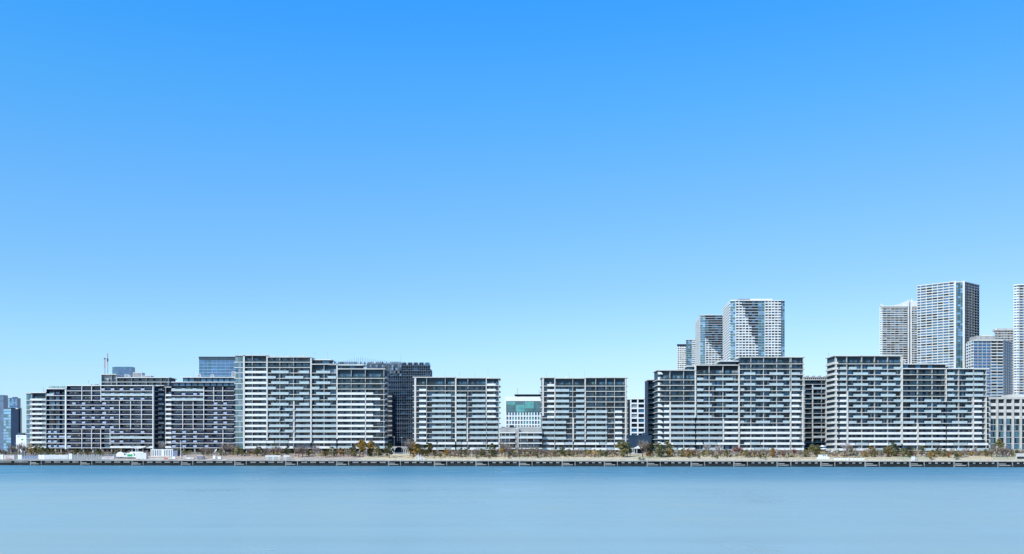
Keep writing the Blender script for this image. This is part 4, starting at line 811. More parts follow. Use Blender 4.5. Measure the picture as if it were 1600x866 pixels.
# ------------------------------------------------------------------ trees
TP = {}
def leafball(mb, c, r, n, size, m_, rr):
    for _ in range(n):
        while True:
            d = Vector((rr.uniform(-1, 1), rr.uniform(-1, 1), rr.uniform(-1, 1)))
            if d.length <= 1: break
        p_ = Vector(c) + Vector((d.x * r[0], d.y * r[1], d.z * r[2])); s_ = size * rr.uniform(.6, 1.3)
        a = Vector((rr.gauss(0, 1), rr.gauss(0, 1), rr.gauss(0, 1))).normalized(); b_ = a.orthogonal().normalized()
        mb.face([p_ - a * s_ * .6, p_ + b_ * s_ * .35, p_ + a * s_ * .6, p_ - b_ * s_ * .35], m_)
def tree_proto(kind, v):
    k = (kind, v)
    if k in TP: return TP[k]
    rr = random.Random(hash(kind) % 991 + v * 17 if False else sum(map(ord, kind)) + v * 17)
    tr = MB(); cr_ = MB(); h = 10.0                     # unit: 10 m tall
    barky = 'bark_pale' if kind in ('pale', 'tall') else 'bark'
    lean = rr.uniform(-.4, .4); tips = []
    def limb(p_, q_, r0, r1): tr.tube(p_, q_, r0, r1, barky, 5)
    if kind in ('bare', 'red', 'pale'):
        limb((0, 0, -.4), (lean * .4, 0, 3), .22, .15)
        for i in range(7):
            a = i * 2.4 + rr.random(); q_ = (lean * .4 + math.cos(a) * rr.uniform(1.2, 2.6), math.sin(a) * rr.uniform(1.2, 2.6), rr.uniform(5.5, 8.5)); z0 = rr.uniform(2.0, 3.2)
            limb((lean * .4 * z0 / 3, 0, z0), q_, .12, .04); tips.append(((lean * .4, 0, 2.6), q_))
        m_ = {'bare': 'twig_brown', 'red': 'twig_red', 'pale': 'twig_pale'}[kind]; up = (1.5 if kind == 'red' else 1.0)
        for (p_, q_) in tips:
            for _ in range(52):
                f = rr.uniform(.3, 1.0); o_ = Vector(p_).lerp(Vector(q_), f); d = Vector((rr.gauss(0, .7) * up, rr.gauss(0, .7) * up, rr.uniform(.2, 1.6))) * rr.uniform(.8, 1.6); w_ = Vector((rr.uniform(-1, 1), rr.uniform(-1, 1), .2)).normalized() * (.075 if kind != 'red' else .13)
                cr_.face([o_ - w_, o_ + w_, o_ + d + w_ * .2, o_ + d - w_ * .2], m_)
    else:
        m_ = {'olive': 'leaf_olive', 'dark': 'leaf_dark', 'gold': 'leaf_gold', 'rust': 'leaf_rust', 'green': 'leaf_green', 'tall': 'leaf_olive', 'goldtall': 'leaf_gold'}[kind]
        tall = kind in ('tall', 'goldtall'); lo = 4.5 if tall else 1.6; wdt = (2.2 if tall else 3.1)
        limb((0, 0, -.4), (lean, 0, 8.8), .26 if not tall else .2, .07)
        nc = 11 if not tall else 9
        for i in range(nc):
            z = lo + (9.3 - lo) * (i + .5) / nc + rr.uniform(-.3, .3); f = 1 - abs((z - lo) / (9.6 - lo) - .4) * 1.25
            a = i * 2.4 + rr.uniform(-.5, .5); rad = wdt * max(.2, f) * rr.uniform(.35, .75)
            c = (lean * z / 9 + math.cos(a) * rad, math.sin(a) * rad, z); limb((lean * z / 9, 0, max(1, z - 1.2)), c, .09, .03)
            s_ = rr.uniform(.8, 1.35) * max(.55, f); leafball(cr_, c, (s_ * 1.35, s_ * 1.35, s_ * .95), 60, .62, m_, rr)
    TP[k] = (tr.mesh('trunk'), cr_.mesh('crown')); return TP[k]
DESC = {'olive': ('evergreen_tree', 'olive evergreen tree'), 'dark': ('evergreen_tree', 'dark green evergreen tree'), 'gold': ('golden_tree', 'golden leaved tree'), 'rust': ('rust_tree', 'rust orange leaved tree'),
        'green': ('round_shrub', 'green rounded shrub'), 'tall': ('tall_tree', 'slender tall olive tree'), 'goldtall': ('tall_tree', 'slender golden topped tree'), 'bare': ('bare_tree', 'leafless brown tree'), 'red': ('bare_tree', 'leafless reddish tree'), 'pale': ('bare_tree', 'leafless pale tree')}
TREES = []
def T(kind, s, yb=0):
    for q in s.split():
        a = q.split(','); TREES.append((kind, float(a[0]), float(a[1]), float(a[2]) if len(a) > 2 else yb))
T('bare', '3,701 9,703 14,698 20,694 25,697 30,691 36,693 40,697 105,702 112,704 182,702 318,697 324,700 331,701 346,697 352,693 358,691 364,695 390,700 397,701 415,699 421,700 427,698 433,695 440,700 462,697 467,696 473,696 479,699 526,701 545,702 605,697 641,686 704,699 711,703 716,702 732,703 739,702 745,699 757,702 776,700 789,689 795,694 812,698 820,698 828,699 834,697 846,700 853,703 865,702 896,702 902,700 908,701 945,702 953,702 985,700 1004,688 1011,689 1060,704 1082,701 1088,701 1098,702 1113,702 1126,702 1172,701 1179,702 1186,702 1198,702 1218,702 1225,703 1232,703 1250,703 1263,701 1320,701 1340,702 1352,702 1362,699 1371,701 1379,703 1430,705 1447,706 1487,703 1503,703 1510,700 1530,704 1543,703 1549,701 1557,695 1566,697 1573,698 1596,703')
T('pale', '254,689,702 493,695 1105,693 1322,690 1122,693 1523,698')
T('red', '1150,697,711.5 1158,699,711.5 1241,701 960,704')
T('olive', '57,697 63,696 75,700 82,702 118,702 126,703 137,701 150,703 157,704 193,702 280,702 288,703 317,702 326,703 345,702 371,697 378,700 402,698 509,702 520,699 537,701 549,699 554,703 578,700 592,703 655,694 668,692 660,701 680,706,713 688,708,714 721,700 727,701 752,701 838,700 878,698 889,701 916,702 938,702 974,692 1030,692 1044,690 1066,701 1077,703 1099,703 1110,703 1136,702 1166,703 1193,702 1208,700 1258,702 1277,695 1366,701 1393,698 1411,700 1440,696 1466,698 1475,702 1493,705 1540,702 1581,702')
T('dark', '407,699 450,698 482,704 577,701 608,692 770,694 797,702 980,693 1016,692 1033,695 1397,691 1402,698 1421,697 1458,703 1590,704 947,705')
T('gold', '49,694 697,701,713 650,695 645,692 868,706,714 920,703 929,702 1046,700 1388,698 1361,697 1350,705 1517,706 1454,705,718 1423,705 1500,706')
T('rust', '100,704 532,700 1075,701 1084,705 1207,701 940,704 1224,704 1275,700 1482,706 1012,704')
T('goldtall', '562,688 567,690 580,690 784,700 1330,698')
T('tall', '552,697 672,695 968,690 1562,688 1269,696 590,698 1383,700')
T('green', '883,707,714 840,710,716 745,713,717 1000,714.5,719 1188,711,717 1092,711,717 795,711,716 765,712,717 1005,715,719.5 1495,709,718 1076,710,716 1196,713,718 1120,711,717')
def block_of(px):
    for a, b_, s in ((-10, 46, 'left of the leftmost block'), (46, 103, 'before the leftmost block\'s white end'), (103, 245, 'before the leftmost block\'s dark front'), (245, 367, 'before the second dark fronted block'), (367, 486, 'before the block with the teal corner'), (486, 605, 'before the stepped end beside the scaffolding'), (605, 646, 'near the arched pergola'),
                     (646, 782, 'before the left twelve storey block'), (782, 846, 'before the low grey terraces'), (846, 982, 'before the lone twelve storey block'), (982, 1022, 'beside the small pavilion'), (1022, 1155, 'before the three step block\'s left half'), (1155, 1257, 'before the three step block\'s right half'), (1257, 1297, 'in the gap between the long right blocks'),
                     (1297, 1410, 'before the tall half of the rightmost block'), (1410, 1543, 'before the low half of the rightmost block'), (1543, 1700, 'before the office with white piers')):
        if a <= px < b_: return s
cnt = {}; tot = {}
TREES.sort(key=lambda q: q[1])
for kind, px, yt, yb in TREES:
    key = (DESC[kind][1], block_of(px)); tot[key] = tot.get(key, 0) + 1
def march(px, yb):                                      # the spot on the bank that is seen at this pixel row
    best = None
    for i in range(9, 90):
        D_ = None; x = 0; t_ = i
        # distance where quay line + t_ meets this pixel column
        k = (px - HX) / F; D_ = (482 + t_) / (1 + .155 * k); z = land_z(k * D_, D_); y = HY - (z - H) / D_ * F
        if best is None or abs(y - yb) < best[0]: best = (abs(y - yb), D_, z)
    return best[1], best[2]
for i, (kind, px, yt, yb) in enumerate(TREES):
    yb2 = yb or (712.0 if px < 460 else 713.8) + random.uniform(-1.8, 1.2)
    D_, z = march(px, yb2 + .3)
    hgt = (PZ(yt, D_) - z); hgt = max(1.6, hgt) * 1.12
    me_t, me_c = tree_proto(kind, random.randrange(4))
    d_, bl_ = DESC[kind][1], block_of(px); key = (d_, bl_); cnt[key] = cnt.get(key, 0) + 1
    lab = '%s %s' % (d_, bl_)
    if tot[key] > 1: lab += ', %s from the left' % ORD[cnt[key] - 1]
    s_ = hgt / 10.0; wd = s_ * (random.uniform(1.15, 1.6) if kind != 'green' else 2.0)
    if kind in ('tall', 'goldtall'): wd = max(wd, .75)
    if kind in ('bare', 'olive', 'dark', 'gold', 'rust'): wd = max(wd, .55)
    r_ = root(DESC[kind][0], lab, 'shrub' if kind == 'green' else 'tree', (PX(px, D_), D_, z - .05), 'waterfront trees'); r_.rotation_euler = (0, 0, random.uniform(0, 6.28)); r_.scale = (wd, wd, s_)
    link('trunk', me_t, r_); link('crown', me_c, r_)
# low planting under the trees
hb = MB(); rr = random.Random(11)
for i in range(1000):                                    # clumps of brush
    px = rr.uniform(480, 1600) if rr.random() < .85 else rr.uniform(0, 480); t_ = rr.uniform(21 if px > 640 else 28, 56); k = (px - HX) / F; D_ = (482 + t_) / (1 + .155 * k); x = k * D_; z = land_z(x, D_)
    if 975 < px < 1015 or 600 < px < 645: continue
    hh = rr.uniform(.7, 3.1) * (1.0 if t_ > 30 else .55); ww = rr.uniform(1.0, 3.0); mm = rr.choice(['twig_brown', 'twig_red', 'leaf_olive', 'leaf_dark', 'twig_brown', 'twig_pale', 'leaf_gold', 'leaf_olive'])
    leafball(hb, (x, D_, z + hh * .5), (ww, ww * .7, hh * .6), 26, .65, mm, rr)
o = link('undergrowth', hb.mesh('undergrowth')); o['kind'] = 'stuff'
gb = MB()
for i in range(6000):
    px = rr.uniform(400, 1600); t_ = rr.uniform(12, 34); k = (px - HX) / F; D_ = (482 + t_) / (1 + .155 * k); x = k * D_; z = land_z(x, D_)
    if math.sin(x * .11) + math.sin(x * .043 + 2) + rr.gauss(0, .5) < .2: continue
    s_ = rr.uniform(.12, .4); a = Vector((rr.gauss(0, .4), rr.gauss(0, .4), 1)).normalized(); b_ = a.orthogonal().normalized(); c = Vector((x, D_, z + .1))
    gb.face([c - b_ * s_ * .6, c + b_ * s_ * .6, c + a * s_ * 1.6], rr.choice(['straw_grass', 'leaf_olive', 'leaf_green', 'straw_grass', 'leaf_gold']))
o = link('grass_tufts', gb.mesh('grass_tufts')); o['kind'] = 'stuff'

# ------------------------------------------------------------------ things along the promenade
def at(px, t_):
    k = (px - HX) / F; D_ = (482 + t_) / (1 + .155 * k); x = k * D_; z = max(land_z(x, D_), QZ if t_ < 8.6 else -9); return x, D_, z
def qbox(mb, px0, px1, t_, th, z0, z1, m_, base=None):   # upright panel along the quay direction
    a = at(px0, t_); b_ = at(px1, t_); zb = base if base is not None else min(a[2], b_[2])
    d = Vector((b_[0] - a[0], b_[1] - a[1])); u = d.normalized(); nn = Vector((u[1], -u[0])); mb.obox((a[0], a[1]), u, nn, 0, d.length, -th / 2, th / 2, zb + z0, zb + z1, m_)
# long safety railing on the quay
ra = root('quay_railing', 'thin metal safety railing running along the edge of the quay promenade', 'railing', (0, YQ(0), QZ))
for (a, b_, nm) in ((-300, -100, 1), (-100, 100, 2), (100, 300, 3)):
    mb = MB(); x = a
    while x <= b_:
        mb.box(x - .03, x + .03, YQ(x) + 1.4, YQ(x) + 1.46, QZ, QZ + 1.05, 'frame_grey'); x += 2.0
    s0, s1 = qs(a), qs(b_)
    for zz in (.4, .7, 1.02): mb.obox(Q0, qu, qn, s0, s1, -1.45, -1.40, QZ + zz, QZ + zz + .05, 'frame_grey')
    part('railing_section', mb, ra)
# hoardings at the left
for (a, b_, m_, hgt, lab) in ((-12, 5.2, 'white_paint', 2.6, 'plain white site hoarding at the far left of the promenade'), (6, 22.5, 'banner', 2.4, 'white site hoarding with an orange streak, second from the left'), (28, 34, 'white_paint', 2.5, 'short white hoarding panel beside the blue grey mesh fence'),
                            (34.5, 59, 'mesh_blue', 2.0, 'blue grey mesh fence on the left promenade'), (60, 70, 'white_paint', 2.5, 'white hoarding panel right of the blue grey mesh fence'), (107.5, 112.5, 'white_paint', 3.2, 'tall white gate post box at the end of the slatted white fence')):
    mb = MB(); qbox(mb, a, b_, 10.5, .16, .0, hgt, m_)
    n_ = max(2, int((b_ - a) / 4))
    for i in range(n_ + 1): qbox(mb, a + (b_ - a) * i / n_ - .15, a + (b_ - a) * i / n_ + .15, 10.5, .34, -.2, hgt + .05, 'frame_grey')
    if 'orange' in lab: qbox(mb, 9, 18, 10.2, .2, .2, .5, 'orange_red')
    solo('site_hoarding', mb, lab, 'hoarding', 'site hoardings')
mb = MB()
for i in range(30): qbox(mb, 70.5 + i * 1.2, 71.2 + i * 1.2, 10.5, .1, 0, 2.5, 'white_paint')
qbox(mb, 70.4, 106.4, 10.5, .16, 2.3, 2.45, 'white_paint'); qbox(mb, 70.4, 106.4, 10.5, .16, .2, .35, 'pale_slab'); solo('slatted_fence', mb, 'white slatted fence on the left promenade', 'fence')
mb = MB()
for i in range(13): qbox(mb, 113.5 + i * 3.7, 114.0 + i * 3.7, 10.5, .2, -.1, 2.9, 'concrete_light')
for zz in (.3, 1.2, 2.2): qbox(mb, 113.5, 158.5, 10.5, .08, zz, zz + .1, 'frame_grey')
solo('post_fence', mb, 'open fence of pale posts before the dark front of the leftmost block', 'fence')
mb = MB(); qbox(mb, 158.5, 178, 10.5, .16, .1, 1.7, 'banner'); qbox(mb, 158.2, 158.6, 10.4, .3, -.1, 2.6, 'frame_grey'); qbox(mb, 177.8, 178.2, 10.4, .3, -.1, 2.6, 'frame_grey'); solo('banner_fence', mb, 'pale printed banner on a fence left of the parked trucks', 'banner')
# vehicles
def truck(name, label, px0, px1, t_, hgt, body, cat, arch=False, stripe=None, cabw=.28):
    a = at(px0, t_); b_ = at(px1, t_); ln = b_[0] - a[0]; rt = root(name, label, cat, ((a[0] + b_[0]) / 2, a[1], a[2]), 'vehicles parked on the left promenade'); W = 2.3; y0, y1 = a[1] - W / 2, a[1] + W / 2; z = a[2]
    mb = MB(); cx = b_[0] - ln * cabw
    if arch:
        n_ = 8; pr = [(a[0] + (cx - a[0]) * i / n_, z + hgt * .72 + hgt * .3 * math.sin(math.pi * i / n_)) for i in range(n_ + 1)]
        for (xa, za), (xb, zb) in zip(pr, pr[1:]): mb.hexa([(xa, y0, z + .9), (xb, y0, z + .9), (xb, y1, z + .9), (xa, y1, z + .9), (xa, y0, za), (xb, y0, zb), (xb, y1, zb), (xa, y1, za)], body)
    else: mb.box(a[0], cx - .1, y0, y1, z + .8, z + hgt, body)
    mb.box(a[0], b_[0] - .1, y0 + .2, y1 - .2, z + .5, z + .9, 'wall_dark'); part('cargo_body', mb, rt)
    mb = MB(); mb.hexa([(cx, y0 + .1, z + .6), (b_[0], y0 + .1, z + .6), (b_[0], y1 - .1, z + .6), (cx, y1 - .1, z + .6), (cx, y0 + .1, z + hgt * .85), (b_[0] - .5, y0 + .1, z + hgt * .85), (b_[0] - .5, y1 - .1, z + hgt * .85), (cx, y1 - .1, z + hgt * .85)], 'white_paint'); c = part('cab', mb, rt)
    mb = MB(); mb.box(cx + .3, b_[0] - .6, y0 + .04, y0 + .1, z + hgt * .5, z + hgt * .78, 'glass_dark'); link('window', mb.mesh('window', rt.location), c)
    for fx in (.14, .3, .85):
        mb = MB(); x = a[0] + ln * fx; mb.tube((x, y0 - .02, z + .48), (x, y0 + .3, z + .48), .48, .48, 'tyre', 12); mb.tube((x, y0 - .05, z + .48), (x, y0 - .02, z + .48), .25, .2, 'frame_grey', 8); part('wheel', mb, rt)
    if stripe: 
        mb = MB(); mb.box(a[0] + .4, cx - .5, y0 - .05, y0 - .01, z + 1.2, z + hgt * .75, stripe); part('side_panel', mb, rt)
    return rt
truck('covered_truck', 'white truck with a rounded cover parked left of the green sided truck', 183, 198, 13, 3.6, 'white_paint', 'truck', arch=True)
truck('box_truck', 'white truck with a green side panel parked beside the white box', 199, 213, 12, 3.2, 'white_paint', 'truck', stripe='green_paint')
mb = MB(); a, b_ = at(213.5, 11), at(229, 11); mb.box(a[0], b_[0], a[1] - 1.3, a[1] + 1.3, a[2], a[2] + 3.4, 'white_paint')
for i in range(12): x = a[0] + .2 + (b_[0] - a[0] - .4) * i / 11; mb.box(x - .05, x + .05, a[1] - 1.36, a[1] - 1.3, a[2] + .15, a[2] + 3.25, 'pale_slab')
mb.box(a[0] - .04, b_[0] + .04, a[1] - 1.38, a[1] + 1.38, a[2] + 3.4, a[2] + 3.5, 'pale_slab'); solo('shipping_container', mb, 'plain white container box right of the green sided truck', 'container')
# canopy
a, b_ = at(204.5, 34), at(229, 34); rt = root('canopy', 'white curved canopy on two posts above the parked trucks', 'canopy', ((a[0] + b_[0]) / 2, a[1], a[2])); mb = MB(); zt = PZ(700, a[1]); n_ = 12
f_ = lambda q: zt + .55 * ((2 * q - 1) ** 2) * 2.0
for i in range(n_): q0, q1 = i / n_, (i + 1) / n_; xa, xb = a[0] + (b_[0] - a[0]) * q0, a[0] + (b_[0] - a[0]) * q1; mb.hexa([(xa, a[1] - 3, f_(q0) - .35), (xb, a[1] - 3, f_(q1) - .35), (xb, a[1] + 3, f_(q1) - .35), (xa, a[1] + 3, f_(q0) - .35), (xa, a[1] - 3, f_(q0)), (xb, a[1] - 3, f_(q1)), (xb, a[1] + 3, f_(q1)), (xa, a[1] + 3, f_(q0))], 'white_paint')
part('roof', mb, rt)
for fx in (.3, .42): mb = MB(); x = a[0] + (b_[0] - a[0]) * fx; mb.box(x - .25, x + .25, a[1] - .25, a[1] + .25, a[2], zt - .1, 'white_paint'); part('post', mb, rt)
mb = MB(); mb.box(a[0] + .3, b_[0] - 1.5, a[1] - 2.5, a[1] + 2.5, a[2] - .3, PZ(706, a[1]), 'white_paint'); part('base', mb, rt)
# slotted site office
a, b_ = at(235.5, 22), at(268, 22); rt = root('site_office', 'white prefabricated cabin with dark vertical slots on the left promenade', 'cabin', ((a[0] + b_[0]) / 2, a[1], a[2])); zt = PZ(702.3, a[1]); mb = MB(); mb.box(a[0], b_[0], a[1], a[1] + 4, a[2] - .3, zt, 'white_paint'); part('wall', mb, rt)
mb = MB(); mb.box(a[0] - .1, b_[0] + .1, a[1] - .12, a[1] + 4.1, zt, zt + .15, 'white_paint'); part('roof', mb, rt)
for i in range(12):
    if i == 6: continue
    x = a[0] + .7 + (b_[0] - a[0] - 1.4) * i / 11.0; mb = MB(); mb.box(x - .22, x + .22, a[1] - .05, a[1] + .02, a[2] + .5, zt - .35, 'wall_grey'); part('slot_window', mb, rt)
mb = MB(); a, b_ = at(270, 24), at(277, 24); mb.box(a[0], b_[0], a[1], a[1] + 3, a[2] - .2, PZ(704, a[1]), 'mesh_blue'); mb.box(a[0] - .1, b_[0] + .1, a[1] - .1, a[1] + 3.1, PZ(704, a[1]), PZ(703.4, a[1]), 'frame_dark'); solo('site_shed', mb, 'small blue grey shed right of the slotted white cabin', 'shed')
# barge-like pile with red end
a, b_ = at(231, 9.6), at(261, 9.6); rt = root('pipe_stack', 'low stack of white and red pipes at the quay edge', 'pipe stack', ((a[0] + b_[0]) / 2, a[1], a[2]))
for i in range(4): mb = MB(); z = a[2] + .28 + (i // 2) * .5; y = a[1] + (i % 2) * .55; mb.tube((a[0] + i * .5, y, z), (a[0] + (b_[0] - a[0]) * .8, y, z), .28, .28, 'pale_slab', 8); mb.tube((a[0] + (b_[0] - a[0]) * .8, y, z), (b_[0], y, z), .3, .3, 'orange_red', 8); part('pipe', mb, rt)
mb = MB()
for i in range(6): x = a[0] + (b_[0] - a[0]) * (i + .5) / 6; mb.box(x - .1, x + .1, a[1] - .3, a[1] + 1, a[2] - .1, a[2] + .05, 'bark')
part('bearer', mb, rt)
# low site clutter
for i, (px, w_, m_, lab) in enumerate(((266, 3, 'pale_slab', 'small pale crate right of the red ended pipes'), (272, 2.5, 'white_paint', 'white water tank on the promenade left of the tall mast'), (290, 3, 'banner', 'printed barrier board right of the tall mast'), (296, 4, 'white_paint', 'white barrier block right of the printed board'), (343, 2.6, 'white_paint', 'white box cabinet below the twin parasols'), (335, 2.0, 'white_paint', 'small white meter box left of the cabinet'), (300.5, 3, 'pale_slab', 'pale concrete block beside the dark cart'))):
    a = at(px, 11); mb = MB(); ww = w_ * .34; hh = 1.0 + .5 * (i % 3); mb.box(a[0] - ww, a[0] + ww, a[1] - .5, a[1] + .5, a[2] + .08, a[2] + hh, m_); mb.box(a[0] - ww - .06, a[0] + ww + .06, a[1] - .56, a[1] + .56, a[2] + hh, a[2] + hh + .1, 'frame_grey')
    for q in (-1, 1): mb.box(a[0] + q * ww * .8 - .1, a[0] + q * ww * .8 + .1, a[1] - .45, a[1] + .45, a[2] - .05, a[2] + .08, 'wall_dark')
    solo('site_box', mb, lab, 'box')
a = at(314, 11); mb = MB(); mb.box(a[0] - 1.9, a[0] + 1.9, a[1] - .8, a[1] + .8, a[2] + .5, a[2] + 1.5, 'mesh_blue'); mb.box(a[0] - 2.1, a[0] + 2.1, a[1] - 1, a[1] + 1, a[2] + 2.1, a[2] + 2.25, 'white_paint')
for q in (-1.8, 1.8): mb.box(a[0] + q - .06, a[0] + q + .06, a[1] - .7, a[1] - .6, a[2] + 1.5, a[2] + 2.1, 'frame_dark'); mb.tube((a[0] + q * .7, a[1] - .85, a[2] + .3), (a[0] + q * .7, a[1] - .65, a[2] + .3), .32, .32, 'tyre', 10)
solo('site_cart', mb, 'dark cart with a flat white roof on the left promenade', 'cart')
# parasols (closed / tilted white)
for px, lab in ((337.5, 'tilted white parasol before the second dark fronted block'), (343, 'smaller white parasol right of the tilted one')):
    a = at(px, 30); rt = root('parasol', lab, 'parasol', a, 'white parasols'); mb = MB(); big = px < 340; zt = PZ(701 if big else 705, a[1]); mb.tube((a[0], a[1], a[2] - .1), (a[0], a[1], zt), .05, .05, 'frame_grey'); part('pole', mb, rt)
    mb = MB(); n_ = 8; r = 1.0 if big else .7; ap = Vector((a[0] + (.5 if big else 0), a[1], zt + .1)); ring = [Vector((a[0] + math.cos(2 * math.pi * i / n_) * r - (.4 if big else 0), a[1] + math.sin(2 * math.pi * i / n_) * r, zt - 1.7 + math.cos(2 * math.pi * i / n_) * (.6 if big else 0))) for i in range(n_)]
    for i in range(n_): mb.face([ap, ring[i], ring[(i + 1) % n_]], 'white_paint')
    part('canopy', mb, rt)
# mast and lamps
li = 0
for px, yt, t_, kind in ((282.5, 688, 13, 'mast'), (276.5, 692, 24, 'lamp'), (305, 690, 26, 'lamp'), (347.5, 692, 26, 'lamp'), (422, 700, 16, 'lamp'), (520, 702, 12, 'lamp'), (573, 700, 14, 'lamp'), (737, 703, 14, 'lamp'), (928, 706, 12, 'lamp'), (1138, 703, 20, 'lamp'), (1255, 705, 14, 'lamp'), (1343, 699, 24, 'lamp'), (1453.5, 702, 12, 'lamp'), (1585.5, 703, 14, 'lamp'), (616, 683, 60, 'lamp'), (628, 684, 60, 'lamp')):
    a = at(px, t_); zt = PZ(yt, a[1])
    if kind == 'mast':
        mb = MB(); mb.tube((a[0], a[1], a[2] - .2), (a[0], a[1], zt), .2, .1, 'white_paint', 8); mb.box(a[0] - .35, a[0] + .35, a[1] - .35, a[1] + .35, a[2] - .1, a[2] + .4, 'concrete'); mb.box(a[0] - .5, a[0] + .5, a[1] - .06, a[1] + .06, zt - 1.0, zt - .85, 'white_paint'); solo('flag_mast', mb, 'tall white mast standing on the left promenade', 'mast'); continue
    li += 1; rt = root('street_lamp', 'thin grey street lamp on the waterfront, %s of the row from the left' % ORD[{276.5: 0, 305: 1, 347.5: 2, 422: 3, 520: 4, 573: 5, 616: 6, 628: 7, 737: 8, 928: 9, 1138: 10, 1255: 11, 1343: 12, 1453.5: 13, 1585.5: 14}[px]], 'street lamp', a, 'waterfront street lamps')
    mb = MB(); mb.tube((a[0], a[1], a[2] - .2), (a[0], a[1], zt), .08, .05, 'frame_grey', 6); part('pole', mb, rt); mb = MB(); mb.box(a[0] - .75, a[0] + .3, a[1] - .12, a[1] + .12, zt, zt + .14, 'white_panel'); part('lamp_head', mb, rt)
# white screen panels 414-452
rt_a = at(433, 9.6); rt = root('panel_screen', 'row of white framed screen panels on the promenade before the block with the teal corner', 'screen', rt_a)
for i in range(8):
    if i == 5: continue
    mb = MB(); a, b_ = at(414.5 + i * 4.8, 9.6), at(418.7 + i * 4.8, 9.6); mb.box(a[0], b_[0], a[1], a[1] + .1, QZ + .1, QZ + 1.9, 'concrete' if i % 2 else 'concrete_light'); mb.box(a[0] - .05, b_[0] + .05, a[1] - .06, a[1] + .2, QZ + 1.9, QZ + 2.5, 'white_paint'); mb.box(a[0], a[0] + .12, a[1] - .04, a[1] - .0, QZ - .1, QZ + 2.0, 'frame_grey'); part('panel', mb, rt)
# arched pergola 607-640
a0, b0 = at(607.5, 44), at(639, 44); rt = root('arched_pergola', 'white pergola of curved ribs standing on a pale plinth beside the scaffolded block', 'pergola', ((a0[0] + b0[0]) / 2, a0[1], a0[2])); zt = PZ(698.6, a0[1]); zp = PZ(709.3, a0[1])
mb = MB(); mb.box(a0[0] - .6, b0[0] + .4, a0[1] - .7, a0[1] + 6, a0[2] - .6, zp, 'concrete_light'); part('plinth', mb, rt)
mb = MB(); mb.hexa([(a0[0] + 2, a0[1], zt), (b0[0] - 1.2, a0[1], zt), (b0[0] - 1.2, a0[1] + 5, zt), (a0[0] + 2, a0[1] + 5, zt), (a0[0] + 2, a0[1] - .3, zt + .35), (b0[0] - 1.2, a0[1] - .3, zt + .35), (b0[0] - 1.2, a0[1] + 5, zt + .35), (a0[0] + 2, a0[1] + 5, zt + .35)], 'white_panel'); part('roof', mb, rt)
for s_ in (-1, 1):
    for i in range(4):
        e = a0[0] if s_ < 0 else b0[0]; x0 = e - s_ * i * .95; mb = MB(); prev = None
        for q in range(7):
            f = q / 6; pt = Vector((x0 - s_ * (1.5 * f ** 2.2 + .1), a0[1] + .1, zp - .1 + (zt - zp) * (1 - (1 - f) ** 1.6)))
            if prev: mb.tube(prev, pt, .16, .16, 'white_panel', 5)
            prev = pt
        part('rib', mb, rt)
# white pipes group 650-665
gi_ = 0
for px, hh in ((649.5, 1.7), (651.5, 2.6), (653.5, 3.3), (655, 2.4), (657.5, 2.9), (659.5, 2.2), (662, 1.7), (664, 1.4)):
    a = at(px, 9.4); mb = MB(); mb.tube((a[0], a[1], a[2] - .05), (a[0], a[1], a[2] + hh), .16, .16, 'white_paint', 8); mb.tube((a[0], a[1], a[2] + hh), (a[0], a[1], a[2] + hh + .12), .22, .2, 'pale_slab', 8); gi_ += 1
    solo('white_post', mb, 'white upright post in the cluster right of the pergola, %s from the left' % ORD[gi_ - 1], 'post', 'white posts right of the pergola')
# pavilion 987-1010
a, b_ = at(988, 52), at(1010.5, 52); rt = root('pavilion', 'small white hipped pavilion between the lone block and the three step block', 'pavilion', ((a[0] + b_[0]) / 2, a[1], a[2])); zt = PZ(700.3, a[1]); mb = MB(); cx = (a[0] + b_[0]) / 2
mb.box(a[0] - .3, b_[0] + .3, a[1] - .5, a[1] + 6.5, zt - .3, zt, 'white_panel'); mb.prism([(cx - 2, a[1] + 1), (cx + 2, a[1] + 1), (cx + 2, a[1] + 5), (cx - 2, a[1] + 5)], zt, zt + .5, 'white_panel'); mb.prism([(cx - 1, a[1] + 2), (cx + 1, a[1] + 2), (cx + 1, a[1] + 4), (cx - 1, a[1] + 4)], zt + .5, zt + 1.1, 'white_panel'); part('roof', mb, rt)
for fx in (.0, .12, .3, .97):
    for yy in (0, 6): mb = MB(); x = a[0] + (b_[0] - a[0]) * fx + .15; mb.box(x - .12, x + .12, a[1] + yy - .12, a[1] + yy + .12, a[2] - .3, zt - .3, 'white_panel'); part('post', mb, rt)
mb = MB(); mb.box(a[0] - .6, b_[0] + .6, a[1] - .8, a[1] + 7, a[2] - .5, PZ(708.6, a[1]), 'concrete_light'); mb.box(a[0] + 2.4, b_[0] - .8, a[1] + 5.6, a[1] + 5.8, a[2], zt - .3, 'wall_dark'); part('plinth', mb, rt)
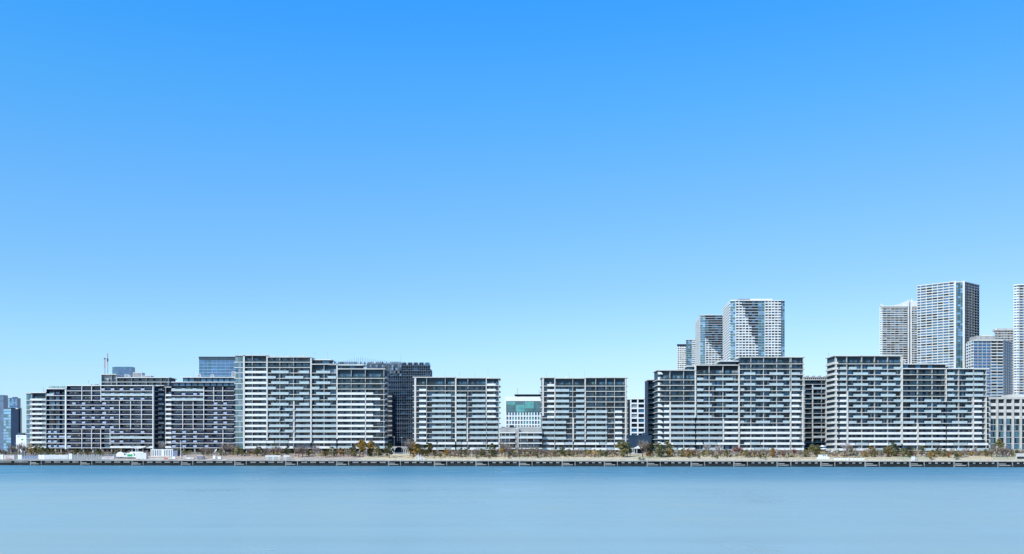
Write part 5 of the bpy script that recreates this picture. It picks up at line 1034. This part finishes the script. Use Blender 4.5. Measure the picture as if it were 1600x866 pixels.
# kiosk, planters, umbrella, car
a, b_ = at(1279, 10.5), at(1297, 10.5); rt = root('kiosk', 'low white stepped kiosk at the quay below the gap between the right blocks', 'kiosk', ((a[0] + b_[0]) / 2, a[1], a[2])); z = a[2]
mb = MB(); mb.box(a[0], b_[0], a[1], a[1] + 2.5, z - .2, z + 1.5, 'white_paint'); part('base', mb, rt); mb = MB(); mb.box(a[0] + .6, b_[0] - 1.0, a[1] + .2, a[1] + 2.3, z + 1.5, z + 2.6, 'white_paint'); mb.box(a[0] + .4, b_[0] - .8, a[1], a[1] + 2.5, z + 2.6, z + 2.75, 'pale_slab'); part('upper_box', mb, rt)
for fx in (.45, .62): mb = MB(); x = a[0] + (b_[0] - a[0]) * fx; mb.box(x - .25, x + .25, a[1] + .14, a[1] + .22, z + 1.8, z + 2.3, 'wall_dark'); part('window', mb, rt)
mb = MB(); mb.box(a[0] - 1, b_[0] + 3, a[1] - .4, a[1] - .1, z - .1, z + .35, 'concrete_light'); part('step', mb, rt)
pi_ = 0
for i in range(8):
    px = 1304 + i * 5.8 + (1.5 if i > 3 else 0); a, b_ = at(px, 10.2), at(px + 5.0, 10.2); rt = root('planter_box', 'white planter box in the row right of the kiosk, %s from the left' % ORD[i], 'planter', ((a[0] + b_[0]) / 2, a[1], a[2]), 'white planter boxes right of the kiosk')
    mb = MB(); mb.box(a[0], b_[0], a[1], a[1] + .8, a[2] - .1, a[2] + 1.1, 'white_paint'); mb.box(a[0] - .04, b_[0] + .04, a[1] - .05, a[1] + .85, a[2] + 1.1, a[2] + 1.2, 'pale_slab'); part('box', mb, rt)
    mb = MB(); leafball(mb, ((a[0] + b_[0]) / 2, a[1] + .4, a[2] + 1.3), ((b_[0] - a[0]) / 2, .4, .3), 40, .3, 'leaf_olive', rr); part('foliage', mb, rt)
a = at(1286, 55); rt = root('garden_umbrella', 'white double topped umbrella in the gap between the right blocks', 'umbrella', a); mb = MB(); zt = PZ(695.5, a[1]); mb.tube((a[0], a[1], a[2] - .1), (a[0], a[1], zt - .3), .09, .07, 'white_paint'); part('pole', mb, rt)
for s_, zo, nm in ((2.0, 0, 'upper_canopy'), (1.9, -1.3, 'lower_canopy')):
    mb = MB(); ap = Vector((a[0] + (.5 if zo else -.3), a[1], zt + zo)); ring = [Vector((ap.x + math.cos(math.pi * i / 4) * s_, a[1] + math.sin(math.pi * i / 4) * s_, zt + zo - .6)) for i in range(8)]
    for i in range(8): mb.face([ap, ring[i], ring[(i + 1) % 8]], 'white_paint'); mb.face([ring[i], ring[i] - Vector((0, 0, .35)), ring[(i + 1) % 8] - Vector((0, 0, .35)), ring[(i + 1) % 8]], 'white_paint')
    part(nm, mb, rt)
a = at(1303.5, 58); rt = root('parked_car', 'small white car parked under the left corner of the rightmost block', 'car', a); z = a[2]; prof = [(-2.1, .35), (2.1, .35), (2.1, .85), (1.3, .95), (.7, 1.5), (-.9, 1.5), (-1.6, 1.0), (-2.1, .9)]
mb = MB(); k = len(mb.v); y0, y1 = a[1] - .85, a[1] + .85; c = len(prof); mb.v += [(a[0] + x, y0, z + h_) for x, h_ in prof] + [(a[0] + x, y1, z + h_) for x, h_ in prof]; mb.f += [tuple(range(c)), tuple(reversed(range(c, 2 * c)))] + [((i + 1) % c, i, c + i, c + (i + 1) % c) for i in range(c)]; mb.mi('white_paint'); mb.m += [0] * (c + 2); part('body', mb, rt)
mb = MB(); mb.face([(a[0] - 1.3, y0 - .02, z + 1.0), (a[0] + 1.0, y0 - .02, z + 1.0), (a[0] + .6, y0 - .02, z + 1.42), (a[0] - .85, y0 - .02, z + 1.42)], 'glass_dark'); part('window', mb, rt)
for q in (-1.3, 1.3): mb = MB(); mb.tube((a[0] + q, y0 - .04, z + .32), (a[0] + q, y0 + .2, z + .32), .32, .32, 'tyre', 12); part('wheel', mb, rt)
# portable cabinet, green fences
a = at(1427, 9.8); mb = MB(); mb.box(a[0] - .75, a[0] + .75, a[1] - .4, a[1] + .4, a[2] - .05, a[2] + 1.9, 'white_paint'); mb.box(a[0] - .85, a[0] + .85, a[1] - .5, a[1] + .5, a[2] + 1.9, a[2] + 2.05, 'pale_slab'); mb.box(a[0] - .6, a[0] + .6, a[1] - .44, a[1] - .4, a[2] + .3, a[2] + 1.6, 'white_panel'); solo('white_cabinet', mb, 'white cabinet on the promenade before the low half of the rightmost block', 'cabinet')
for (a_, b__, lab) in ((1402, 1452, 'green mesh fence before the low half of the rightmost block'), (1552, 1585, 'green mesh fence before the office with white piers'), (990, 1030, 'faint green mesh fence below the small pavilion')):
    mb = MB(); n_ = int((b__ - a_) / 3)
    for i in range(n_ + 1): qbox(mb, a_ + (b__ - a_) * i / n_ - .14, a_ + (b__ - a_) * i / n_ + .14, 11.5, .1, -.2, 1.9, 'fence_green', base=3.3)
    for zz in (.3, .8, 1.3, 1.8): qbox(mb, a_, b__, 11.5, .06, zz, zz + .07, 'fence_green', base=3.3)
    solo('mesh_fence', mb, lab, 'fence', 'green mesh fences')
for (a_, b__, lab) in ((456, 600, 'low pale metal fence before the stepped end beside the scaffolding'), (355, 412, 'low pale metal fence before the block with the teal corner'), (790, 985, 'low metal fence along the straw bank before the lone twelve storey block'), (1040, 1250, 'low metal fence along the straw bank before the three step block')):
    mb = MB(); n_ = int((b__ - a_) / 2.5)
    for i in range(n_ + 1): qbox(mb, a_ + (b__ - a_) * i / n_ - .1, a_ + (b__ - a_) * i / n_ + .1, 10.2, .08, -.2, 1.3, 'concrete_light', base=3.0)
    for zz in (.6, 1.2): qbox(mb, a_, b__, 10.2, .06, zz, zz + .06, 'concrete_light', base=3.0)
    solo('low_fence', mb, lab, 'fence', 'low metal fences')
a, b_ = at(1592, 14), at(1604, 14); mb = MB(); mb.box(a[0], b_[0], a[1], a[1] + 3, a[2] - .2, a[2] + 2.4, 'pale_slab'); mb.box(a[0] - .1, b_[0] + .1, a[1] - .1, a[1] + 3.1, a[2] + 2.4, a[2] + 2.6, 'white_paint'); mb.box(a[0] - 1, a[0] + 2, a[1] - 1, a[1] - .2, a[2] - .1, a[2] + 1.1, 'wall_dark'); solo('service_hut', mb, 'pale service hut at the right edge of the promenade', 'hut')
# red safety cones and people-high posts on the promenade
k_ = 0
for px in (1013, 1196, 1238, 1434, 1456, 1544, 1030 + 520):
    a = at(px, 3.5); mb = MB(); mb.tube((a[0], a[1], a[2] + .04), (a[0], a[1], a[2] + .8), .22, .05, 'orange_red', 8); mb.box(a[0] - .28, a[0] + .28, a[1] - .28, a[1] + .28, a[2], a[2] + .05, 'orange_red'); k_ += 1
    solo('traffic_cone', mb, 'orange traffic cone on the right promenade, %s from the left' % ORD[sorted((1013, 1196, 1238, 1434, 1456, 1544, 1550)).index(px)], 'cone', 'orange traffic cones')

for o in bpy.data.objects:
    if 'label' in o and len(o['label'].split()) > 16: print('LONG', o['label'])
